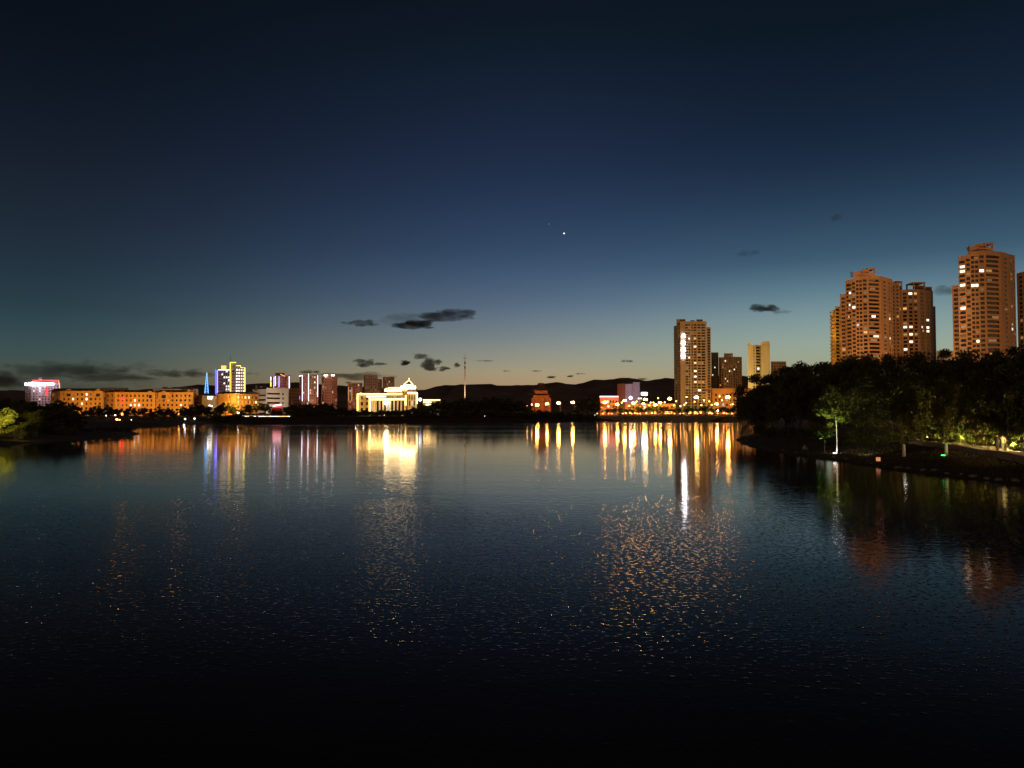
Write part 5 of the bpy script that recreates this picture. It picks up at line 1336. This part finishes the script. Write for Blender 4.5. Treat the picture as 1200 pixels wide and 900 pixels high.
# ground floodlights, and added spots on the trees around them
def ground_flood(px, py, D, label, m, power, col, aim, spot=50, r=.14):
    p = at(px, py, D); z0 = gz(p.x, D)
    o = thing('ground_floodlight', (p.x, D, z0), label, 'floodlight')
    MB().tube([(p.x, D, z0-.1), (p.x, D, z0+.16)], r*1.25, 10).build('housing', M['metal'], o)
    MB().ball((p.x, D, z0+.18), r, r, r*.35, 10, 6).build('lens', M[m], o)
    pt((p.x, D, z0+.3), power, col, .08, spot, aim)
fx, fy, fz = fl.location
for (px, P_, tx) in ((1012, 900, 1028),):  # added soft spot, no fixture, brightens the dark crowns
    x = X(px, 90); pt((x, 91, gz(x, 91)+.5), P_, (1.0, .84, .50), .15, 75, (X(tx, 104), 104, 8.5))
pt((fx-3.2, fy-3.5, fz+1.0), 2600, (1.0, .96, .30), .1, 42, (fx-.6, fy, fz+4.6))  # this and the next are added spots brightening the slim tree's leaves
pt((fx+3.2, fy-3.0, fz+1.0), 1800, (1.0, .94, .30), .1, 44, (fx+1.6, fy+1, fz+4.2))
ground_flood(978, 523.5, 98.2, 'ground floodlight shining up the slim white trunk', 'white_soft', 600, (1.0, 1.0, .60), (fx, fy+.1, fz+5.5), 58, .2)
pt((fx-.35, fy-.8, fz+.3), 110, WH, .05, 110, (fx, fy, fz+.6))
pt((yg.location.x-.3, yg.location.y-1.4, yg.location.z+.6), 320, (.55, 1.0, .35), .08, 60, (yg.location.x, yg.location.y, yg.location.z+2.6))
gx_, gy_, gz_ = gt.location
ground_flood(1105.3, 529.3, 83.2, 'ground light glowing vivid green at the foot of the leaning trunk', 'green_lamp', 20, (.1, 1, .2), (gx_, gy_, gz_+2), 60, .2)
pt((gx_-.6, gy_-.7, gz_+.9), 22, (.05, 1, .12), .06, 100, (gx_-.9, gy_-.8, gz_))
pt((wt.location.x+.5, wt.location.y-1.6, wt.location.z+1.2), 9, (1, .6, .5), .06, 70, (wt.location.x, wt.location.y, wt.location.z+.7))
pt((gx_+.7, gy_-1.6, gz_+1.4), 12, (1, .85, .5), .06, 60, (gx_, gy_, gz_+.8))
for (px, py, D, P_) in ((1128, 438, 112, 2000), (1190, 442, 104, 1300), (1180, 452, 108, 900)):  # added spots on crowns imitate building lights seen through leaves
    q = at(px, py, D-9); pt((q.x, q.y, q.z-3), P_, (1, .62, .22), .2, 40, at(px, py, D+8))
# small orange glowing box on the bank
p = at(1029.3, 532, 86); z0 = gz(p.x, 86)
o = thing('lantern_box', (p.x, 86, z0), 'small square orange glowing lantern on the grassy slope', 'lantern')
MB().box(p.x-.17, p.x+.17, 85.9, 86.2, z0+.1, z0+.5).build('pane', emit('dim_orange_lantern', (1, .35, .15), .7), o)
MB().box(p.x-.2, p.x+.2, 85.86, 86.24, z0-.05, z0+.1).build('base', M['metal'], o); MB().box(p.x-.2, p.x+.2, 85.86, 86.24, z0+.5, z0+.56).build('lid', M['metal'], o)
# left bank lights
x = X(3, 138); pt((x, 140, gz(x, 142)+4.5), 33000, (1, .82, .10), .15, 36, (X(-1, 150), 150, 5))
x = X(-16, 146); pt((x, 146, gz(x, 146)+1.6), 5000, (1, .80, .12), .15, 80, (X(-12, 152), 152, 5))
x = X(30, 148); pt((x, 147, gz(x, 147)+.8), 170, (1, .70, .28), .1, 90, (X(35, 156), 156, 3))
x = X(16, 146); pt((x, 145, gz(x, 146)+1.7), 170, (1, .68, .2), .1, 100, (X(18, 150), 150, 1))

# ---------------------------------------------------------------- unseen spots standing in for town light on the buildings
def fac(px, D, z, power, col, rad=1.0, tx=None, ty=None, tz=None, spot=140, blend=.6):
    """unseen spot turned to the fronts it lights, away from the lake"""
    x = X(px, D)
    return pt((x, D, z), power, col, rad, spot, (x if tx is None else X(tx, ty), D+30 if ty is None else ty, z+4 if tz is None else tz), blend)
# right cluster: added spots standing in for city glow on the towers
for (px, D, P_, tx, ty, tz) in ((995, 430, 3.7e5, 1012, 600, 78), (1045, 440, 2.6e5, 1030, 600, 80), (1120, 350, 3.8e5, 1150, 512, 70), (1195, 360, 3.0e5, 1165, 512, 75), (1075, 500, 1.7e5, 1073, 644, 75)):
    fac(px, D, 12, P_, (1, .42, .12), 1.5, tx, ty, tz, 60)
fac(972, 652, 70, 1.5e4, (1, .62, .12), 1, 980, 672, 88, 120)
fac(970, 630, 40, 3.5e4, (1, .62, .12), 1, 980, 672, 70, 120)
# sign tower and neighbours
fac(803, 760, 8, 2.9e5, (1, .62, .20), 1.5, 812, 880, 62, 110)
fac(862, 738, 8, 5e4, (1, .66, .2), 1.5, 890, 800, 55, 70)
fac(893, 762, 22, 2.9e4, (1, .70, .15), 1.5, 892, 800, 50, 100)
fac(850, 860, 8, 5e4, OR, 1.5, 850, 950, 60, 120)
for px in range(738, 886, 16): fac(px, 668, 13, 7.0e3, OR, .5)
for px in (700, 715): fac(px, 636, 8, 2.5e3, (1, .2, .1), .4)
fac(742, 1130, 20, 3.6e4, (.48, .52, 1.0), 1.5, 741, 1200, 34, 100)
fac(724, 1160, 14, 3e4, OR, 1.5, 728, 1206, 30, 100)
for px in (622, 634, 646): fac(px, 650, 7, 1.5e4, (1, .38, .12), .6, px, 706, 23, 44)
fac(541, 880, 10, 6e4, (1, .72, .5), 1, 544.7, 900, 45, 60)
# orange blocks
for px in range(64, 232, 13): fac(px, 498, 11, 3.1e3, (1, .42, .055), .4, px, 520, 13)
for px in (257, 264): fac(px, 488, 13, 2.2e4, (1, .46, .08), .4, px+3, 515, 16)
for px in (272, 284, 296): fac(px, 486, 13, 2.2e4, (1, .46, .08), .4, px+1, 520, 16)
fac(50, 860, 30, 1.6e4, (.9, .6, .75), 1, 50, 890, 34)
fac(268, 760, 25, 2.0e4, (.8, .55, .6), 1, 268, 800, 40)
fac(318, 600, 10, 6.0e4, (1, .72, .5), 1, 316, 632, 24)
for px in (330, 362, 386): fac(px, 850, 18, 1.5e4, (1, .48, .26), 1, px, 900, 34, 120)
for px in (414, 440, 456): fac(px, 840, 16, 1.0e4, (1, .60, .44), 1, px, 900, 34, 120)
for px in (185, 210): fac(px, 660, 14, 1.2e4, (1, .6, .35), 1, px, 700, 26)
# great hall floodlights
for px in (423, 428): fac(px, 563, 4, 1.3e3, (1, .58, .13), .4, px, 575, 16, 110)
for k in range(11): fac(434.2+k*4.1, 556.6, 4.6, 60, (1, .60, .14), .3, 434.2+k*4.1, 561, 12, 120)
for px in (479, 486): fac(px, 553, 6, 1.3e3, (1, .58, .15), .4, px, 565, 16, 100)
fac(462, 548, 18, 6e2, (1, .62, .16), .5, 462, 575, 24)
# lights near the green tree at the hall's left foot
p = at(427, 486, 503); fac(427, 502, p.z+1, 900, (.3, 1, .25), .2, 428.5, 508, 5, 100)

# ---------------------------------------------------------------- grass and stones on the right bank
_g = np.random.default_rng(8)
pxs = _g.uniform(866, 1260, 60000); Ds = _g.uniform(60, 175, 60000)
gx__ = (pxs-600)/F*Ds; P_ = np.stack([gx__, Ds], 1); dd = sdist(P_)
k_ = (dd > .3) & (dd < 16); P_ = P_[k_]; gh = ground_z(P_)
n_ = len(P_); a_ = _g.uniform(0, 2*np.pi, n_); h_ = _g.uniform(.06, .26, n_)*np.where(_g.random(n_) < .08, 2.0, 1); w_ = .035 + .02*_g.random(n_)
B_ = np.stack([P_[:, 0], P_[:, 1], gh-.02], 1); dx = np.stack([np.cos(a_)*w_, np.sin(a_)*w_, 0*a_], 1); ln = np.stack([_g.normal(0, .3, n_)*h_, _g.normal(0, .3, n_)*h_, h_], 1)
V_ = np.stack([B_-dx, B_+dx, B_+ln], 1).reshape(-1, 3)
o = bpy.data.objects.new('grass', np_mesh('grass', V_, np.arange(3*n_).reshape(n_, 3), principled('dry_grass_blades', (.06, .05, .02), .8, noise=.5, amp=.4), False)); COL.objects.link(o)
tag(o, 'short rough grass covering the right bank', 'grass', kind='stuff')
rr_ = random.Random(21); stones = []
for i in range(22):
    px = 872 + i*15 + rr_.uniform(-3, 3)
    py = np.interp(px, [863, 872, 900, 945, 983, 1030, 1105, 1200], [516, 521, 528, 535.5, 540, 548, 558, 569])
    x, y = wl(px, py - 1.2); r_ = rr_.uniform(.10, .30); mb = MB(); mb.ball((0, 0, 0), r_*rr_.uniform(1, 1.6), r_, r_*.6, 9, 6)
    mb.v = [(a+rr_.uniform(-.12, .12)*r_, b+rr_.uniform(-.12, .12)*r_, c+rr_.uniform(-.1, .1)*r_) for a, b, c in mb.v]
    o = mb.build('rock', M['concrete']); o.location = (x, y, max(gz(x, y), 0)+.05); o.rotation_euler = (0, 0, rr_.uniform(0, 6))
    stones.append(tag(o, 'dark stone at the waterline of the right bank', 'rock', 'stones along the right bank waterline'))
# ---------------------------------------------------------------- one label each along the rows
_groups = {}
for o in list(SC.objects):
    if o.parent is None and o.get('group') and o.get('category') in ('tree', 'bush', 'street lamp', 'path light'):
        _groups.setdefault(o['group'], []).append(o)
_what = {'tall rear trees of the right bank wood': 'tall rear tree of the right bank wood', 'front trees of the right bank wood': 'front tree of the right bank wood',
         'lamp-lit shrubs behind the footpath': 'lamp-lit shrub behind the footpath', 'bushes on the left bank point': 'low bush on the left bank point',
         'dark tree belt left of the pavilion': 'dark belt tree between mast and pavilion', 'dark shrubs under the right bank trees': 'dark shrub under the right bank trees',
         'dark trees on the left bank point': 'big dark tree on the left bank point', 'lower trees on the left bank point': 'lower front tree on the left bank point',
         'round dark trees before the orange blocks': 'round dark tree before the orange blocks', 'dark trees behind the waterside pavilion': 'dark tree behind the waterside pavilion',
         'dark trees below the reddish towers': 'dark tree below the reddish towers', 'low trees before the great hall': 'low tree before the great hall', 'low trees under the pavilion lamps': 'low tree under the two-roofed pavilion lamps',
         'tall dark trees by the restaurant': 'tall dark tree left of the restaurant', 'lamp-lit trees on the promenade': 'small lamp-lit promenade tree', 'bushes along the far shore': 'waterside bush on the far shore',
         'small lamps of the far promenade': 'small dim lamp of the far promenade', 'low white lights along the far shore': 'low white light of the far shore', 'knee-high orange lights of the promenade edge': 'knee-high orange light on the promenade edge', 'orange lamps below the orange blocks': 'orange lamp at the water below the orange blocks'}
for k, v in _what.items():
    if k in _groups: relabel(_groups[k], v)

_ord += ['thirty-first from left']*10
relabel(stones, 'dark waterline stone of the right bank')
